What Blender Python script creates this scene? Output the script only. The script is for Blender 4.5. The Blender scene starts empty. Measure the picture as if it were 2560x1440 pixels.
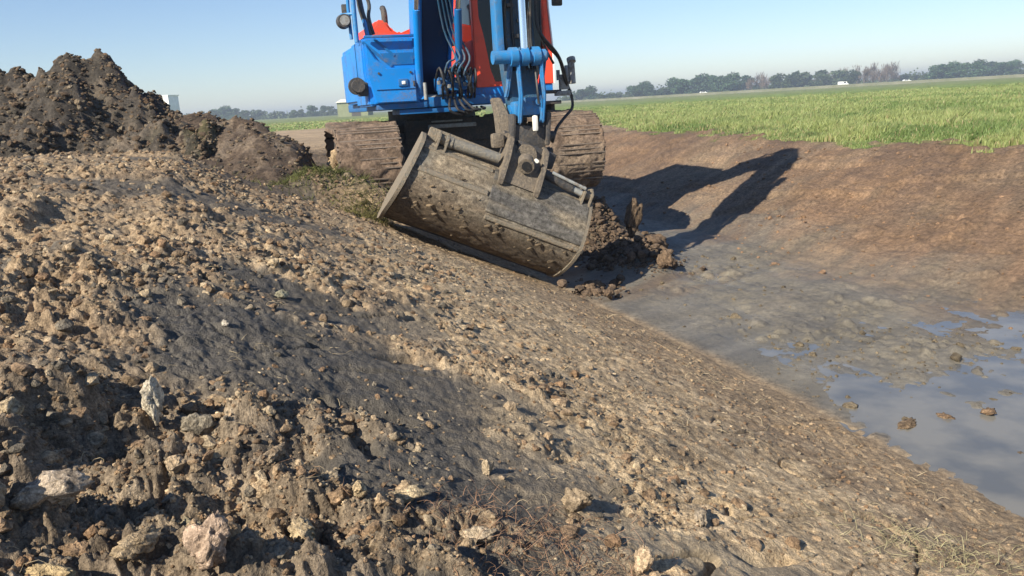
import bpy, bmesh, math, random
import numpy as np
from mathutils import Vector, Matrix
sc = bpy.context.scene
# ------------------------------------------------------------------ camera, world, sun
CZ = 2.0                                    # eye height above the datum (ditch floor is near 0.1)
cam_d = bpy.data.cameras.new("camera"); cam = bpy.data.objects.new("camera", cam_d)
sc.collection.objects.link(cam); sc.camera = cam
cam_d.sensor_width = 36.0; cam_d.lens = 36.0 * 2009 / 2560
cam_d.clip_start = 0.05; cam_d.clip_end = 5000
P = math.radians(12.93); RO = math.radians(3.36)
fw = Vector((0, math.cos(P), -math.sin(P))); up0 = Vector((0, math.sin(P), math.cos(P)))
rt = Vector((1, 0, 0)) * math.cos(RO) - up0 * math.sin(RO)
up = up0 * math.cos(RO) + Vector((1, 0, 0)) * math.sin(RO)
cam.matrix_world = Matrix(((rt.x, up.x, -fw.x, 0), (rt.y, up.y, -fw.y, 0), (rt.z, up.z, -fw.z, CZ), (0, 0, 0, 1)))
w = bpy.data.worlds.new("World"); sc.world = w; w.use_nodes = True
SUNV = Vector((-1.0, -1.08, 1.04)).normalized()          # towards the sun
sun_el = math.asin(SUNV.z); sun_az = math.atan2(SUNV.x, SUNV.y)
nt = w.node_tree; bg = nt.nodes["Background"]
sky = nt.nodes.new("ShaderNodeTexSky"); sky.sky_type = 'NISHITA'; sky.sun_disc = False
sky.sun_elevation = sun_el; sky.sun_rotation = sun_az; sky.air_density = 1.0; sky.dust_density = 0.1; sky.ozone_density = 3.0
tint = nt.nodes.new("ShaderNodeMix"); tint.data_type = 'RGBA'; tint.blend_type = 'MULTIPLY'; tint.inputs[0].default_value = 1.0; tint.inputs[7].default_value = (.93, .96, 1.07, 1)
nt.links.new(sky.outputs[0], tint.inputs[6]); nt.links.new(tint.outputs[2], bg.inputs[0]); bg.inputs[1].default_value = 0.078
sd = bpy.data.lights.new("sun", 'SUN'); sd.energy = 5.0; sd.angle = math.radians(0.5); sd.color = (1.0, 0.92, 0.775)
sun = bpy.data.objects.new("sun", sd); sc.collection.objects.link(sun)
sun.rotation_euler = SUNV.to_track_quat('Z', 'Y').to_euler()
sc.view_settings.view_transform = 'Standard'; sc.view_settings.look = 'None'
sc.view_settings.exposure = 0.75; sc.view_settings.gamma = 1.0

# ------------------------------------------------------------------ helpers
rng = np.random.default_rng(7); random.seed(7)
def srgb(r, g, b):
    f = lambda c: (c / 255 / 12.92) if c <= 10 else ((c / 255 + 0.055) / 1.055) ** 2.4
    return (f(r), f(g), f(b), 1)
def tag(o, label=None, cat=None, group=None, kind=None):
    if label: o["label"] = label
    if cat: o["category"] = cat
    if group: o["group"] = group
    if kind: o["kind"] = kind
    return o
def link(o, parent=None):
    sc.collection.objects.link(o)
    if parent is not None: o.parent = parent
    return o
def empty(name, loc, rz=0, parent=None):
    o = bpy.data.objects.new(name, None); link(o, parent); o.location = loc; o.rotation_euler = (0, 0, rz)
    o.empty_display_size = 0.2
    return o
def np_mesh(name, V, faces, nper, mat, col=None, wet=None, smooth=True):
    """fast mesh from arrays; faces is an (n, nper) int array"""
    me = bpy.data.meshes.new(name)
    n = len(faces)
    me.vertices.add(len(V)); me.vertices.foreach_set("co", np.ascontiguousarray(V, dtype=np.float32).ravel())
    me.loops.add(n * nper); me.loops.foreach_set("vertex_index", np.ascontiguousarray(faces, dtype=np.int32).ravel())
    me.polygons.add(n); me.polygons.foreach_set("loop_start", np.arange(0, n * nper, nper, dtype=np.int32))
    me.update(calc_edges=True)
    if col is not None:
        a = me.color_attributes.new("col", 'FLOAT_COLOR', 'POINT')
        c4 = np.ones((len(V), 4), np.float32); c4[:, :3] = col; a.data.foreach_set("color", c4.ravel())
    if wet is not None:
        a = me.attributes.new("wet", 'FLOAT', 'POINT'); a.data.foreach_set("value", wet.astype(np.float32))
    me.polygons.foreach_set("use_smooth", np.full(n, smooth))
    me.materials.append(mat)
    return me

class MB:
    """collects simple solids in one bmesh; build() links them as one mesh object"""
    def __init__(self): self.b = bmesh.new()
    def poly(self, pts, faces):
        vs = [self.b.verts.new(p) for p in pts]
        for f in faces:
            try: self.b.faces.new([vs[i] for i in f])
            except ValueError: pass
        return self
    def box(self, c, s, R=None, bev=0.0, axes=None):
        c = Vector(c); t = bmesh.new(); bmesh.ops.create_cube(t, size=1)
        bmesh.ops.scale(t, vec=s, verts=t.verts)
        if bev: bmesh.ops.bevel(t, geom=t.edges[:], offset=bev, segments=2, affect='EDGES', profile=.6)
        if R is not None: bmesh.ops.transform(t, matrix=R.to_4x4(), verts=t.verts)
        bmesh.ops.translate(t, vec=c, verts=t.verts); self._add(t); return self
    def _add(self, t):
        m = bpy.data.meshes.new("tmp"); t.to_mesh(m); t.free(); self.b.from_mesh(m); bpy.data.meshes.remove(m)
    def cyl(self, p0, p1, r, r1=None, seg=20, bev=0):
        p0, p1 = Vector(p0), Vector(p1); d = p1 - p0; t = bmesh.new()
        bmesh.ops.create_cone(t, cap_ends=True, segments=seg, radius1=r, radius2=r if r1 is None else r1, depth=d.length)
        bmesh.ops.transform(t, matrix=Matrix.Translation((p0 + p1) / 2) @ d.to_track_quat('Z', 'Y').to_matrix().to_4x4(), verts=t.verts)
        self._add(t); return self
    def tube(self, pts, r, seg=8, smooth=4):
        P_ = [Vector(p) for p in pts]
        if smooth > 1 and len(P_) > 2:
            Q = []
            for i in range(len(P_) - 1):
                a = P_[max(i - 1, 0)]; b = P_[i]; c = P_[i + 1]; d = P_[min(i + 2, len(P_) - 1)]
                for k in range(smooth):
                    t = k / smooth
                    Q.append(.5 * ((2 * b) + (c - a) * t + (2 * a - 5 * b + 4 * c - d) * t * t + (3 * b - a - 3 * c + d) * t ** 3))
            Q.append(P_[-1]); P_ = Q
        rings = []
        for i, p in enumerate(P_):
            d = (P_[min(i + 1, len(P_) - 1)] - P_[max(i - 1, 0)]).normalized()
            ref = Vector((1, 0, 0)) if abs(d.x) < .9 else Vector((0, 1, 0)); a = d.cross(ref).normalized(); b = d.cross(a)
            rings.append([self.b.verts.new(p + (a * math.cos(6.2832 * k / seg) + b * math.sin(6.2832 * k / seg)) * r) for k in range(seg)])
        for i in range(len(rings) - 1):
            for k in range(seg): self.b.faces.new((rings[i][k], rings[i][(k + 1) % seg], rings[i + 1][(k + 1) % seg], rings[i + 1][k]))
        self.b.faces.new(rings[0][::-1]); self.b.faces.new(rings[-1]); return self
    def prism(self, poly, fn, t0, t1, bev=0):
        """polygon points through fn(p, q, t) for t0 and t1, closed"""
        t = bmesh.new(); n = len(poly)
        A = [t.verts.new(fn(p, q, t0)) for p, q in poly]; B = [t.verts.new(fn(p, q, t1)) for p, q in poly]
        t.faces.new(A[::-1]); t.faces.new(B)
        for i in range(n): t.faces.new((A[i], A[(i + 1) % n], B[(i + 1) % n], B[i]))
        bmesh.ops.recalc_face_normals(t, faces=t.faces)
        if bev: bmesh.ops.bevel(t, geom=t.edges[:], offset=bev, segments=2, affect='EDGES')
        self._add(t); return self
    def sweep(self, st):
        """stations (centre, along-width vector, along-depth vector), joined as one box beam"""
        t = bmesh.new(); rings = []
        for c, a, b in st:
            c, a, b = Vector(c), Vector(a), Vector(b); rings.append([t.verts.new(c + a * i + b * j) for i, j in ((-1, -1), (1, -1), (1, 1), (-1, 1))])
        for i in range(len(rings) - 1):
            for k in range(4): t.faces.new((rings[i][k], rings[i][(k + 1) % 4], rings[i + 1][(k + 1) % 4], rings[i + 1][k]))
        t.faces.new(rings[0][::-1]); t.faces.new(rings[-1]); bmesh.ops.recalc_face_normals(t, faces=t.faces)
        bmesh.ops.bevel(t, geom=t.edges[:], offset=.012, segments=2, affect='EDGES'); self._add(t); return self
    def build(self, name, mat, parent=None, off=(0, 0, 0), smooth=True):
        bmesh.ops.translate(self.b, vec=off, verts=self.b.verts); bmesh.ops.recalc_face_normals(self.b, faces=self.b.faces)
        me = bpy.data.meshes.new(name); self.b.to_mesh(me); self.b.free(); me.materials.append(mat)
        if smooth:
            me.polygons.foreach_set("use_smooth", [True] * len(me.polygons)); me.set_sharp_from_angle(angle=math.radians(38))
        return link(bpy.data.objects.new(name, me), parent)
# lattice noise
def h2(ix, iy, seed):
    n = (ix.astype(np.int64) * 374761393 + iy.astype(np.int64) * 668265263 + seed * 974634777) & 0xffffffff
    n = ((n ^ (n >> 13)) * 1274126177) & 0xffffffff
    n = n ^ (n >> 16)
    return (n & 0xffffff).astype(np.float64) / 0xffffff
def vn(x, y, seed=0):
    ix = np.floor(x); iy = np.floor(y); fx = x - ix; fy = y - iy
    fx = fx * fx * fx * (fx * (fx * 6 - 15) + 10); fy = fy * fy * fy * (fy * (fy * 6 - 15) + 10)
    a = h2(ix, iy, seed); b = h2(ix + 1, iy, seed); c = h2(ix, iy + 1, seed); d = h2(ix + 1, iy + 1, seed)
    return (a + (b - a) * fx) * (1 - fy) + (c + (d - c) * fx) * fy - 0.5
def fbm(x, y, o=4, seed=0, g=0.5):
    s = 0; a = 1; t = 0
    for k in range(o):
        s = s + a * vn(x + 17.3 * k, y - 9.1 * k, seed + k); t += a; a *= g; 
        x, y = (x * 1.6 - y * 1.2), (x * 1.2 + y * 1.6)
    return s / t * 2
def lumps(x, y, cell, seed, dens=0.8):
    """half-buried rounded clods on a jittered grid: height 0..~1"""
    X = x / cell; Y = y / cell; ix = np.floor(X); iy = np.floor(Y); out = np.zeros_like(X)
    for dx in (-1, 0, 1):
        for dy in (-1, 0, 1):
            cx = ix + dx; cy = iy + dy
            jx = cx + 0.15 + 0.7 * h2(cx, cy, seed); jy = cy + 0.15 + 0.7 * h2(cx, cy, seed + 1)
            r = 0.25 + 0.55 * h2(cx, cy, seed + 2) ** 2; on = h2(cx, cy, seed + 3) < dens
            an = h2(cx, cy, seed + 4) * 3.14; ca = np.cos(an); sa = np.sin(an); el = 0.65 + 0.7 * h2(cx, cy, seed + 5)
            ux = (X - jx) * ca + (Y - jy) * sa; uy = (-(X - jx) * sa + (Y - jy) * ca) * el
            q = 1 - (ux * ux + uy * uy) / (r * r)
            hgt = np.where((q > 0) & on, np.clip(q, 0, 1) ** .8 * r * .85, 0)
            out = np.maximum(out, hgt)
    return out
def ss(a, b, x):
    t = np.clip((x - a) / (b - a), 0, 1); return t * t * (3 - 2 * t)
AX = math.radians(19.5); CA, SA = math.cos(AX), math.sin(AX)
def US(x, y): return x * CA + y * SA, -x * SA + y * CA      # across / along the ditch
def base_z(x, y):
    """smooth terrain, relative to the camera eye"""
    u, s = US(x, y)
    k = ss(0.5, 6.0, s)
    A0 = np.interp(u, [-200, -12, -5, -3, -1, 0, 3.15, 3.6, 6.1, 9.4, 10.2, 400], [-.89, -.75, -.5, -.55, -.78, -.93, -1.92, -1.972, -1.966, -.93, -.86, -.89])
    A1 = np.interp(u, [-200, -14, -6, -3, -1.2, -.3, 3.15, 3.6, 6.1, 9.4, 10.2, 400], [-.89, -.8, -.35, -.24, -.22, -.36, -1.87, -1.885, -1.87, -.93, -.86, -.89])
    A = A0 * (1 - k) + A1 * k
    B = np.interp(u, [-200, -8, -3, -1, .8, 4.4, 4.8, 5.3, 6.2, 9.5, 10.2, 400], [-.89, -.85, -.8, -.95, -1.1, -1.14, -1.45, -1.84, -1.88, -.93, -.87, -.89])
    b = ss(8.5, 9.2, s + 0.15 * np.sin(u * 3.1) - .55 * ss(2.4, 3.2, u))
    z = A * (1 - b) + B * b
    f = ss(17, 34, s)
    z = z * (1 - f) - 0.89 * f
    lf = ss(13, 20, s) * (u < 4)
    z = z * (1 - lf) - 0.9 * lf
    # soil pushed up in front of the left track and a lip at the ditch-floor end
    z = z + 0.42 * np.exp(-(((x + 1.95) / .75) ** 2 + ((y - 8.75) / .5) ** 2) ** 1.2)
    z = z + 0.22 * np.exp(-(((x + 1.1) / .45) ** 2 + ((y - 8.6) / .4) ** 2))
    z = z + 0.16 * np.exp(-(((x + .55) / .7) ** 2 + ((y - 8.95) / .35) ** 2))
    z = z + 0.20 * np.exp(-(((x - 1.40) / .45) ** 2 + ((y - 8.95) / .5) ** 2))
    return z
def grass_edge(s): return np.interp(s, [-50, 7, 10.6, 18, 31, 48, 60], [9.7, 9.6, 9.7, 10.1, 14.8, 21, 30])
SMEARS = [(-.70, 2.72, .95, .44, -.2), (-.10, 2.30, .42, .2, -.4), (-.20, 2.05, .42, .16, -.35), (.20, 1.62, .55, .10, -.2), (.62, 1.95, .42, .13, -.1), (-.15, 1.45, .22, .10, 0), (-.9, 3.4, .5, .2, -.2), (-.45, 1.95, .3, .12, -.3)]
TROUGHS = [((-1.12, 1.86), (-.62, 1.98), .075, .13), ((-.98, 1.58), (-.45, 1.62), .085, .12), ((-.90, 1.36), (-.62, 1.28), .08, .12), ((-.45, 1.40), (-.18, 1.42), .05, .07), ((-.30, 1.70), (-.12, 1.78), .035, .05), ((-.55, 2.45), (-.38, 2.42), .03, .05), ((-.62, 2.42), (-.42, 2.12), .02, .05), ((.62, 2.05), (.75, 2.10), .02, .04)]
SCARPS = [((-1.12, 1.62), (-1.22, 2.08), .17), ((-.90, 1.34), (-.99, 1.60), .13), ((-.80, 1.16), (-.80, 1.30), .12), ((-.47, 1.36), (-.45, 1.52), .065), ((-.36, 1.62), (-.40, 1.76), .04), ((-1.75, 2.7), (-1.7, 3.2), .12), ((-.70, 1.60), (-.78, 1.78), .06), ((-2.2, 3.6), (-2.3, 4.1), .12)]  # low ridges added beside the hollows to cast dark bands of shadow
def masks(x, y):
    u, s = US(x, y)
    n1 = fbm(u * .9, s * .9, 4, 3); n2 = fbm(x * 3.1, y * 3.1, 3, 11)
    uu = u + .35 * n1
    rough = 1 - ss(-.2, 2.0, uu + 0.5 * fbm(x * 1.1, y * 1.1, 3, 21) - 0.12 * np.clip(s - 3, 0, 5))
    rough = np.clip(rough, 0, 1)
    # smeared smooth patches, stretched down the slope
    sm = .75 * ss(.12, .4, fbm((u * .8 + s * .35) * .55, (s - u * .25) * 1.5, 3, 31)) * (u < .9)
    for ex_, ey_, la, lb, an in SMEARS:
        ca_, sa_ = math.cos(an), math.sin(an); dx, dy = x - ex_, y - ey_
        q_ = np.sqrt(((dx * ca_ + dy * sa_) / la) ** 2 + ((-dx * sa_ + dy * ca_) / lb) ** 2)
        sm = np.maximum(sm, 1 - ss(.7, 1.15, q_ + .35 * n2 + .2 * n1))
    grass = ss(-.25, .25, u - grass_edge(s) + 0.7 * n2 + .3 * n1); grass = np.maximum(grass, ss(50, 56, y + 4 * n1))
    return u, s, n1, n2, rough, sm, grass
def detail(x, y, fine=True):
    u, s, n1, n2, rough, sm, grass = masks(x, y)
    d = np.hypot(x, y)
    near = 1 - ss(16, 40, d)
    left = (1 - ss(2.9, 3.5, u))
    R = rough * (1 - .62 * sm) * left * (1 - ss(11, 14, s)) * (1 - .42 * ss(2.6, 4.6, s))
    z = R * (0.09 * fbm(x * 1.3, y * 1.3, 3, 41) + 0.045 * fbm(x * 4, y * 4, 3, 42))
    wx = x + .05 * fbm(x * 9, y * 9, 2, 51); wy = y + .05 * fbm(x * 9 + 5, y * 9, 2, 52)
    pt = ss(-.25, .15, fbm(x * 1.2, y * 1.2, 3, 77))
    for (ax_, ay_), (bx_, by_), wd_, dp_ in TROUGHS:
        L2 = (bx_ - ax_) ** 2 + (by_ - ay_) ** 2; t_ = np.clip(((x - ax_) * (bx_ - ax_) + (y - ay_) * (by_ - ay_)) / L2, 0, 1)
        q_ = np.hypot(x - ax_ - t_ * (bx_ - ax_), y - ay_ - t_ * (by_ - ay_)) / (wd_ * 1.5)
        z = z - .75 * dp_ * np.exp(-q_ ** 3) + dp_ * .30 * np.exp(-(np.hypot(x + .06 - ax_ - t_ * (bx_ - ax_), y + .12 - ay_ - t_ * (by_ - ay_)) / (wd_ * 1.4)) ** 2)
    for (ax_, ay_), (bx_, by_), dp_ in SCARPS:
        lx_, ly_ = bx_ - ax_, by_ - ay_; ln = math.hypot(lx_, ly_); t_ = ((x - ax_) * lx_ + (y - ay_) * ly_) / ln
        e_ = ((x - ax_) * ly_ - (y - ay_) * lx_) / ln + .035 * fbm(x * 9, y * 9, 3, 55)
        tp_ = ss(-.10, .05, t_) * (1 - ss(ln - .05, ln + .10, t_))
        z = z + .5 * dp_ * tp_ * np.exp(-(np.clip(-e_, 0, None) / .15) ** 2) * (1 - ss(0, .11, e_)) * (1 + .5 * fbm(x * 12, y * 12, 3, 56))
    rid = 1 - np.abs(fbm(x * 7, y * 7, 4, 61)) * 2.2
    z = z + R * .016 * rid + R * .014 * (1 - np.abs(fbm(x * 24, y * 24, 3, 62)) * 2)
    L = 0.30 * .20 * lumps(wx, wy, .30, 60, .40) * pt + 0.13 * .42 * lumps(wx + 3, wy, .13, 70, .65) + 0.06 * .9 * lumps(wx, wy + 7, .06, 80, .75)
    if fine: L = L + 0.028 * 1.1 * lumps(wx + 1, wy + 2, .028, 90, .85) + .014 * lumps(x + 3, y, .014, 95, .85)
    z = z + (R * .66 + .13 * left * (1 - .85 * sm) * (1 - ss(11, 14, s))) * L * (0.5 + .8 * ss(-.3, .3, fbm(x * 2.2, y * 2.2, 2, 78)))
    # tooth / blade drag marks across the slope
    c, q = (u * .93 + s * .37), (-u * .37 + s * .93)
    z = z + left * (1 - rough * .6) * 0.022 * fbm(c * 1.1, q * 9.0, 3, 101) * (1 - ss(9, 11, s))
    # slits and cracks in the smeared clay
    cr = np.abs(fbm(c * 1.3, q * 4.5, 2, 111)); z = z - left * (1 - ss(9, 11, s)) * (.035 + .04 * sm) * (1 - ss(0, .05, cr)) * ss(.05, .3, fbm(x * 1.7, y * 1.7, 2, 112))
    z = z + left * 0.010 * fbm(x * 22, y * 22, 3, 121) * near
    # far slope and floor: gentle scrape marks
    right = (ss(3.2, 4.2, u)) * (1 - grass) * near
    z = z + right * (0.045 * fbm(u * .6, s * .7, 3, 131) + 0.009 * fbm(c * 1.0, q * 7, 3, 132) + .012 * fbm(s * .8 + .4 * u, u * 8, 3, 135) + ss(5.9, 6.8, u) * (.05 * ss(-.04, .04, fbm(s * .45, u * 1.3 + .2 * s, 3, 136)) - .02 * ss(-.02, .02, fbm(s * .7 + 9, u * 2.1, 3, 137))) + 0.012 * fbm(x * 12, y * 12, 3, 133))
    z = z + right * (1 - ss(6.0, 6.8, u)) * (.030 * fbm(s * 1.0, u * 2.6, 3, 138) + .016 * np.clip(fbm(x * 5, y * 5, 3, 139), 0, 1) * ss(-.1, .3, fbm(x * .8, y * .8, 2, 141)))
    z = z + right * .07 * ss(.0, .3, fbm(x * 1.3, y * 1.3, 3, 134)) * lumps(wx, wy, .11, 140, .5)
    # rough undug ground round the machine
    rg = ss(8.6, 9.6, s) * (1 - ss(20, 30, s)) * (u < 5.2)
    z = z + rg * (.06 * fbm(x * 1.4, y * 1.4, 3, 151) + .13 * lumps(wx, wy, .13, 160, .7) * .6)
    z = z + grass * (.05 * fbm(x * .7, y * .7, 3, 171)) + grass * ss(60, 90, d) * 0
    return z
def full_z(x, y): return base_z(x, y) + detail(x, y)

# ------------------------------------------------------------------ materials
def newmat(name):
    m = bpy.data.materials.new(name); m.use_nodes = True
    n = m.node_tree; b = n.nodes["Principled BSDF"]; return m, n, b
def N(n, t, **kw):
    x = n.nodes.new(t)
    for k, v in kw.items():
        if k in x.inputs: x.inputs[k].default_value = v
        else: setattr(x, k, v)
    return x
def mixc(n, fac, a, b, mode='MIX'):
    x = n.nodes.new("ShaderNodeMix"); x.data_type = 'RGBA'; x.blend_type = mode
    for i, v in ((0, fac), (6, a), (7, b)):
        if hasattr(v, "is_output"): n.links.new(v, x.inputs[i])
        else: x.inputs[i].default_value = v
    return x.outputs[2]
def ramp(n, src, p0, p1, c0=(0, 0, 0, 1), c1=(1, 1, 1, 1)):
    r = n.nodes.new("ShaderNodeValToRGB"); r.color_ramp.elements[0].position = p0; r.color_ramp.elements[1].position = p1
    r.color_ramp.elements[0].color = c0; r.color_ramp.elements[1].color = c1
    n.links.new(src, r.inputs[0]); return r.outputs[0]
def soil_mat(name, bump=0.012, useattr=True, colr=(.2, .15, .1, 1), contrast=1.0):
    m, n, b = newmat(name)
    tc = N(n, "ShaderNodeNewGeometry").outputs["Position"] if useattr else N(n, "ShaderNodeTexCoord").outputs["Object"]
    n1 = N(n, "ShaderNodeTexNoise", Scale=26.0, Detail=7.0, Roughness=.7); n.links.new(tc, n1.inputs["Vector"])
    n2 = N(n, "ShaderNodeTexNoise", Scale=150.0, Detail=3.0, Roughness=.7); n.links.new(tc, n2.inputs["Vector"])
    n3 = N(n, "ShaderNodeTexNoise", Scale=4.0, Detail=5.0, Roughness=.6); n.links.new(tc, n3.inputs["Vector"])
    if useattr:
        at = N(n, "ShaderNodeAttribute", attribute_name="col"); c = at.outputs["Color"]
    else:
        rgb = N(n, "ShaderNodeRGB"); rgb.outputs[0].default_value = colr; c = rgb.outputs[0]
    wq = N(n, "ShaderNodeAttribute", attribute_name="wet"); wf = N(n, "ShaderNodeMapRange"); n.links.new(wq.outputs["Fac"], wf.inputs[0]); wf.inputs[3].default_value = 1.0; wf.inputs[4].default_value = .3
    c = mixc(n, wf.outputs[0], c, ramp(n, n1.outputs[0], .32, .66, (.40, .38, .37, 1), (1.55, 1.50, 1.44, 1)), 'MULTIPLY')
    c = mixc(n, wf.outputs[0], c, ramp(n, n2.outputs[0], .33, .68, (.58, .56, .54, 1), (1.42, 1.42, 1.42, 1)), 'MULTIPLY')
    c = mixc(n, .7, c, ramp(n, n3.outputs[0], .35, .65, (.78, .78, .82, 1), (1.18, 1.14, 1.08, 1)), 'MULTIPLY')
    n.links.new(c, b.inputs["Base Color"])
    wa = N(n, "ShaderNodeAttribute", attribute_name="wet")
    ma = N(n, "ShaderNodeMapRange"); n.links.new(wa.outputs["Fac"], ma.inputs[0]); ma.inputs[3].default_value = .95; ma.inputs[2].default_value = 1.5; ma.inputs[4].default_value = .16
    n.links.new(ma.outputs[0], b.inputs["Roughness"]); b.inputs["Specular IOR Level"].default_value = .35
    bm = N(n, "ShaderNodeBump", Strength=.8, Distance=bump)
    ad = N(n, "ShaderNodeMath", operation='ADD'); n.links.new(n1.outputs[0], ad.inputs[0]); n.links.new(n2.outputs[0], ad.inputs[1])
    n.links.new(ad.outputs[0], bm.inputs["Height"]); n.links.new(bm.outputs[0], b.inputs["Normal"])
    return m
M = {}
M['ground'] = soil_mat("ground_soil", .014)
M['clod'] = soil_mat("clod_soil", .012, contrast=1.0)
M['heap'] = soil_mat("heap_soil", .03)
def paint(name, col, rough=.4, dirt=.25, dirtcol=(.16, .12, .085, 1), dscale=3.0, metal=0.0, fade=None, coat=0.0):
    m, n, b = newmat(name)
    tc = N(n, "ShaderNodeTexCoord").outputs["Object"]
    n1 = N(n, "ShaderNodeTexNoise", Scale=dscale, Detail=8.0, Roughness=.72); n.links.new(tc, n1.inputs["Vector"])
    n2 = N(n, "ShaderNodeTexNoise", Scale=1.2, Detail=3.0); n.links.new(tc, n2.inputs["Vector"])
    n3 = N(n, "ShaderNodeTexNoise", Scale=45.0, Detail=4.0, Roughness=.7); n.links.new(tc, n3.inputs["Vector"])
    c = mixc(n, ramp(n, n2.outputs[0], .35, .7), col, tuple(min(1, v * 1.18 + .006) for v in col[:3]) + (1,))
    lo = .72 - dirt * .75
    f = ramp(n, n1.outputs[0], max(.0, lo), lo + .22)
    f2 = mixc(n, 1.0, f, ramp(n, n3.outputs[0], .3, .6), 'MULTIPLY')
    dc = mixc(n, n3.outputs[0], tuple(v * .5 for v in dirtcol[:3]) + (1,), tuple(v * 1.6 for v in dirtcol[:3]) + (1,))
    c = mixc(n, f2, c, dc); n.links.new(c, b.inputs["Base Color"])
    r = ramp(n, f2, 0, 1, (rough,) * 3 + (1,), (.9, .9, .9, 1)); n.links.new(r, b.inputs["Roughness"])
    b.inputs["Metallic"].default_value = metal
    if coat: b.inputs["Coat Weight"].default_value = coat; b.inputs["Coat Roughness"].default_value = .15
    bm = N(n, "ShaderNodeBump", Strength=.5, Distance=.01 * dirt * 2); n.links.new(f2, bm.inputs["Height"]); n.links.new(bm.outputs[0], b.inputs["Normal"])
    return m
M['blue'] = paint("blue_paint", (.003, .21, .62, 1), .40, .31, dscale=2.5)
M['blue_dk'] = paint("dark_blue_paint", (.004, .12, .34, 1), .45, .3, dscale=4)  # same paint on a darker blue base
M['blue_arm'] = paint("arm_blue_paint", (.02, .18, .42, 1), .4, .36, (.13, .15, .17, 1), dscale=5)
M['navy'] = paint("navy_boom_shade_seams", (.004, .03, .10, 1), .4, .15, dscale=4)  # dark blue with the boom underside's shade in its colour; also panel seams
M['arm_dk'] = paint("grimy_arm_blue", (.02, .09, .17, 1), .5, .42, (.10, .11, .12, 1), dscale=5)
M['red'] = paint("orange_red_paint", (.86, .075, .03, 1), .42, .25, dscale=2)
M['chrome'] = paint("chromed_rod", (.75, .77, .8, 1), .18, .1, metal=1.0)
M['black'] = paint("black_rubber", (.012, .013, .015, 1), .5, .28, dscale=9)
M['dark'] = paint("dark_grimy_steel", (.03, .032, .036, 1), .55, .45, (.11, .09, .07, 1), dscale=6)
M['grey'] = paint("grey_fitting", (.28, .29, .28, 1), .5, .4, dscale=14)
M['mudsteel'] = paint("mud_caked_steel", (.105, .088, .07, 1), .6, .62, (.20, .16, .115, 1), dscale=5, metal=.1)
M['buckdark'] = paint("dark_worn_plate", (.15, .15, .142, 1), .6, .58, (.24, .21, .16, 1), dscale=7, metal=.2)
M['buckclay'] = paint("clay_smeared_steel", (.155, .145, .115, 1), .7, .66, (.21, .165, .115, 1), dscale=4)
M['track'] = paint("muddy_track_shoes", (.19, .15, .115, 1), .7, .66, (.16, .12, .09, 1), dscale=8)
M['white'] = paint("white_panel", (.8, .8, .78, 1), .4, .05)
M['palewhite'] = paint("pale_wall", (.72, .70, .62, 1), .6, .05)
def glass():
    m, n, b = newmat("tinted_cab_glass"); b.inputs["Base Color"].default_value = (.02, .028, .035, 1); b.inputs["Roughness"].default_value = .04
    b.inputs["Transmission Weight"].default_value = .55; b.inputs["IOR"].default_value = 1.45
    return m
M['glass'] = glass()
def water_mat():
    m, n, b = newmat("muddy_water")
    tc = N(n, "ShaderNodeNewGeometry").outputs["Position"]
    n1 = N(n, "ShaderNodeTexNoise", Scale=3.0, Detail=4.0); n.links.new(tc, n1.inputs["Vector"])
    c = mixc(n, ramp(n, n1.outputs[0], .4, .62), (.11, .112, .11, 1), (.19, .18, .155, 1)); n.links.new(c, b.inputs["Base Color"])
    b.inputs["Roughness"].default_value = .16; b.inputs["IOR"].default_value = 1.33; b.inputs["Specular IOR Level"].default_value = .8
    n2 = N(n, "ShaderNodeTexNoise", Scale=14.0, Detail=3.0); n.links.new(tc, n2.inputs["Vector"])
    bm = N(n, "ShaderNodeBump", Strength=.25, Distance=.004); n.links.new(n2.outputs[0], bm.inputs["Height"]); n.links.new(bm.outputs[0], b.inputs["Normal"])
    return m
M['water'] = water_mat()
def leaf_mat(name, trans=.35, rough=.6, useattr=True, col=(.06, .1, .03, 1)):
    m, n, b = newmat(name)
    if useattr:
        at = N(n, "ShaderNodeAttribute", attribute_name="col"); c = at.outputs["Color"]
    else:
        g = N(n, "ShaderNodeNewGeometry"); oi = N(n, "ShaderNodeObjectInfo")
        c = mixc(n, oi.outputs["Random"], tuple(v * .75 for v in col[:3]) + (1,), tuple(v * 1.3 for v in col[:3]) + (1,))
        nz = N(n, "ShaderNodeTexNoise", Scale=.6, Detail=3.0); n.links.new(g.outputs["Position"], nz.inputs["Vector"])
        c = mixc(n, 1.0, c, ramp(n, nz.outputs[0], .3, .7, (.6, .65, .6, 1), (1.4, 1.35, 1.2, 1)), 'MULTIPLY')
    n.links.new(c, b.inputs["Base Color"]); b.inputs["Roughness"].default_value = rough
    tr = N(n, "ShaderNodeBsdfTranslucent"); n.links.new(c, tr.inputs[0])
    mx = N(n, "ShaderNodeMixShader", Fac=trans); out = n.nodes["Material Output"]
    n.links.new(b.outputs[0], mx.inputs[1]); n.links.new(tr.outputs[0], mx.inputs[2]); n.links.new(mx.outputs[0], out.inputs[0])
    return m
M['grass'] = leaf_mat("grass_blade", .45)
M['straw'] = leaf_mat("dry_straw", .2)

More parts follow.
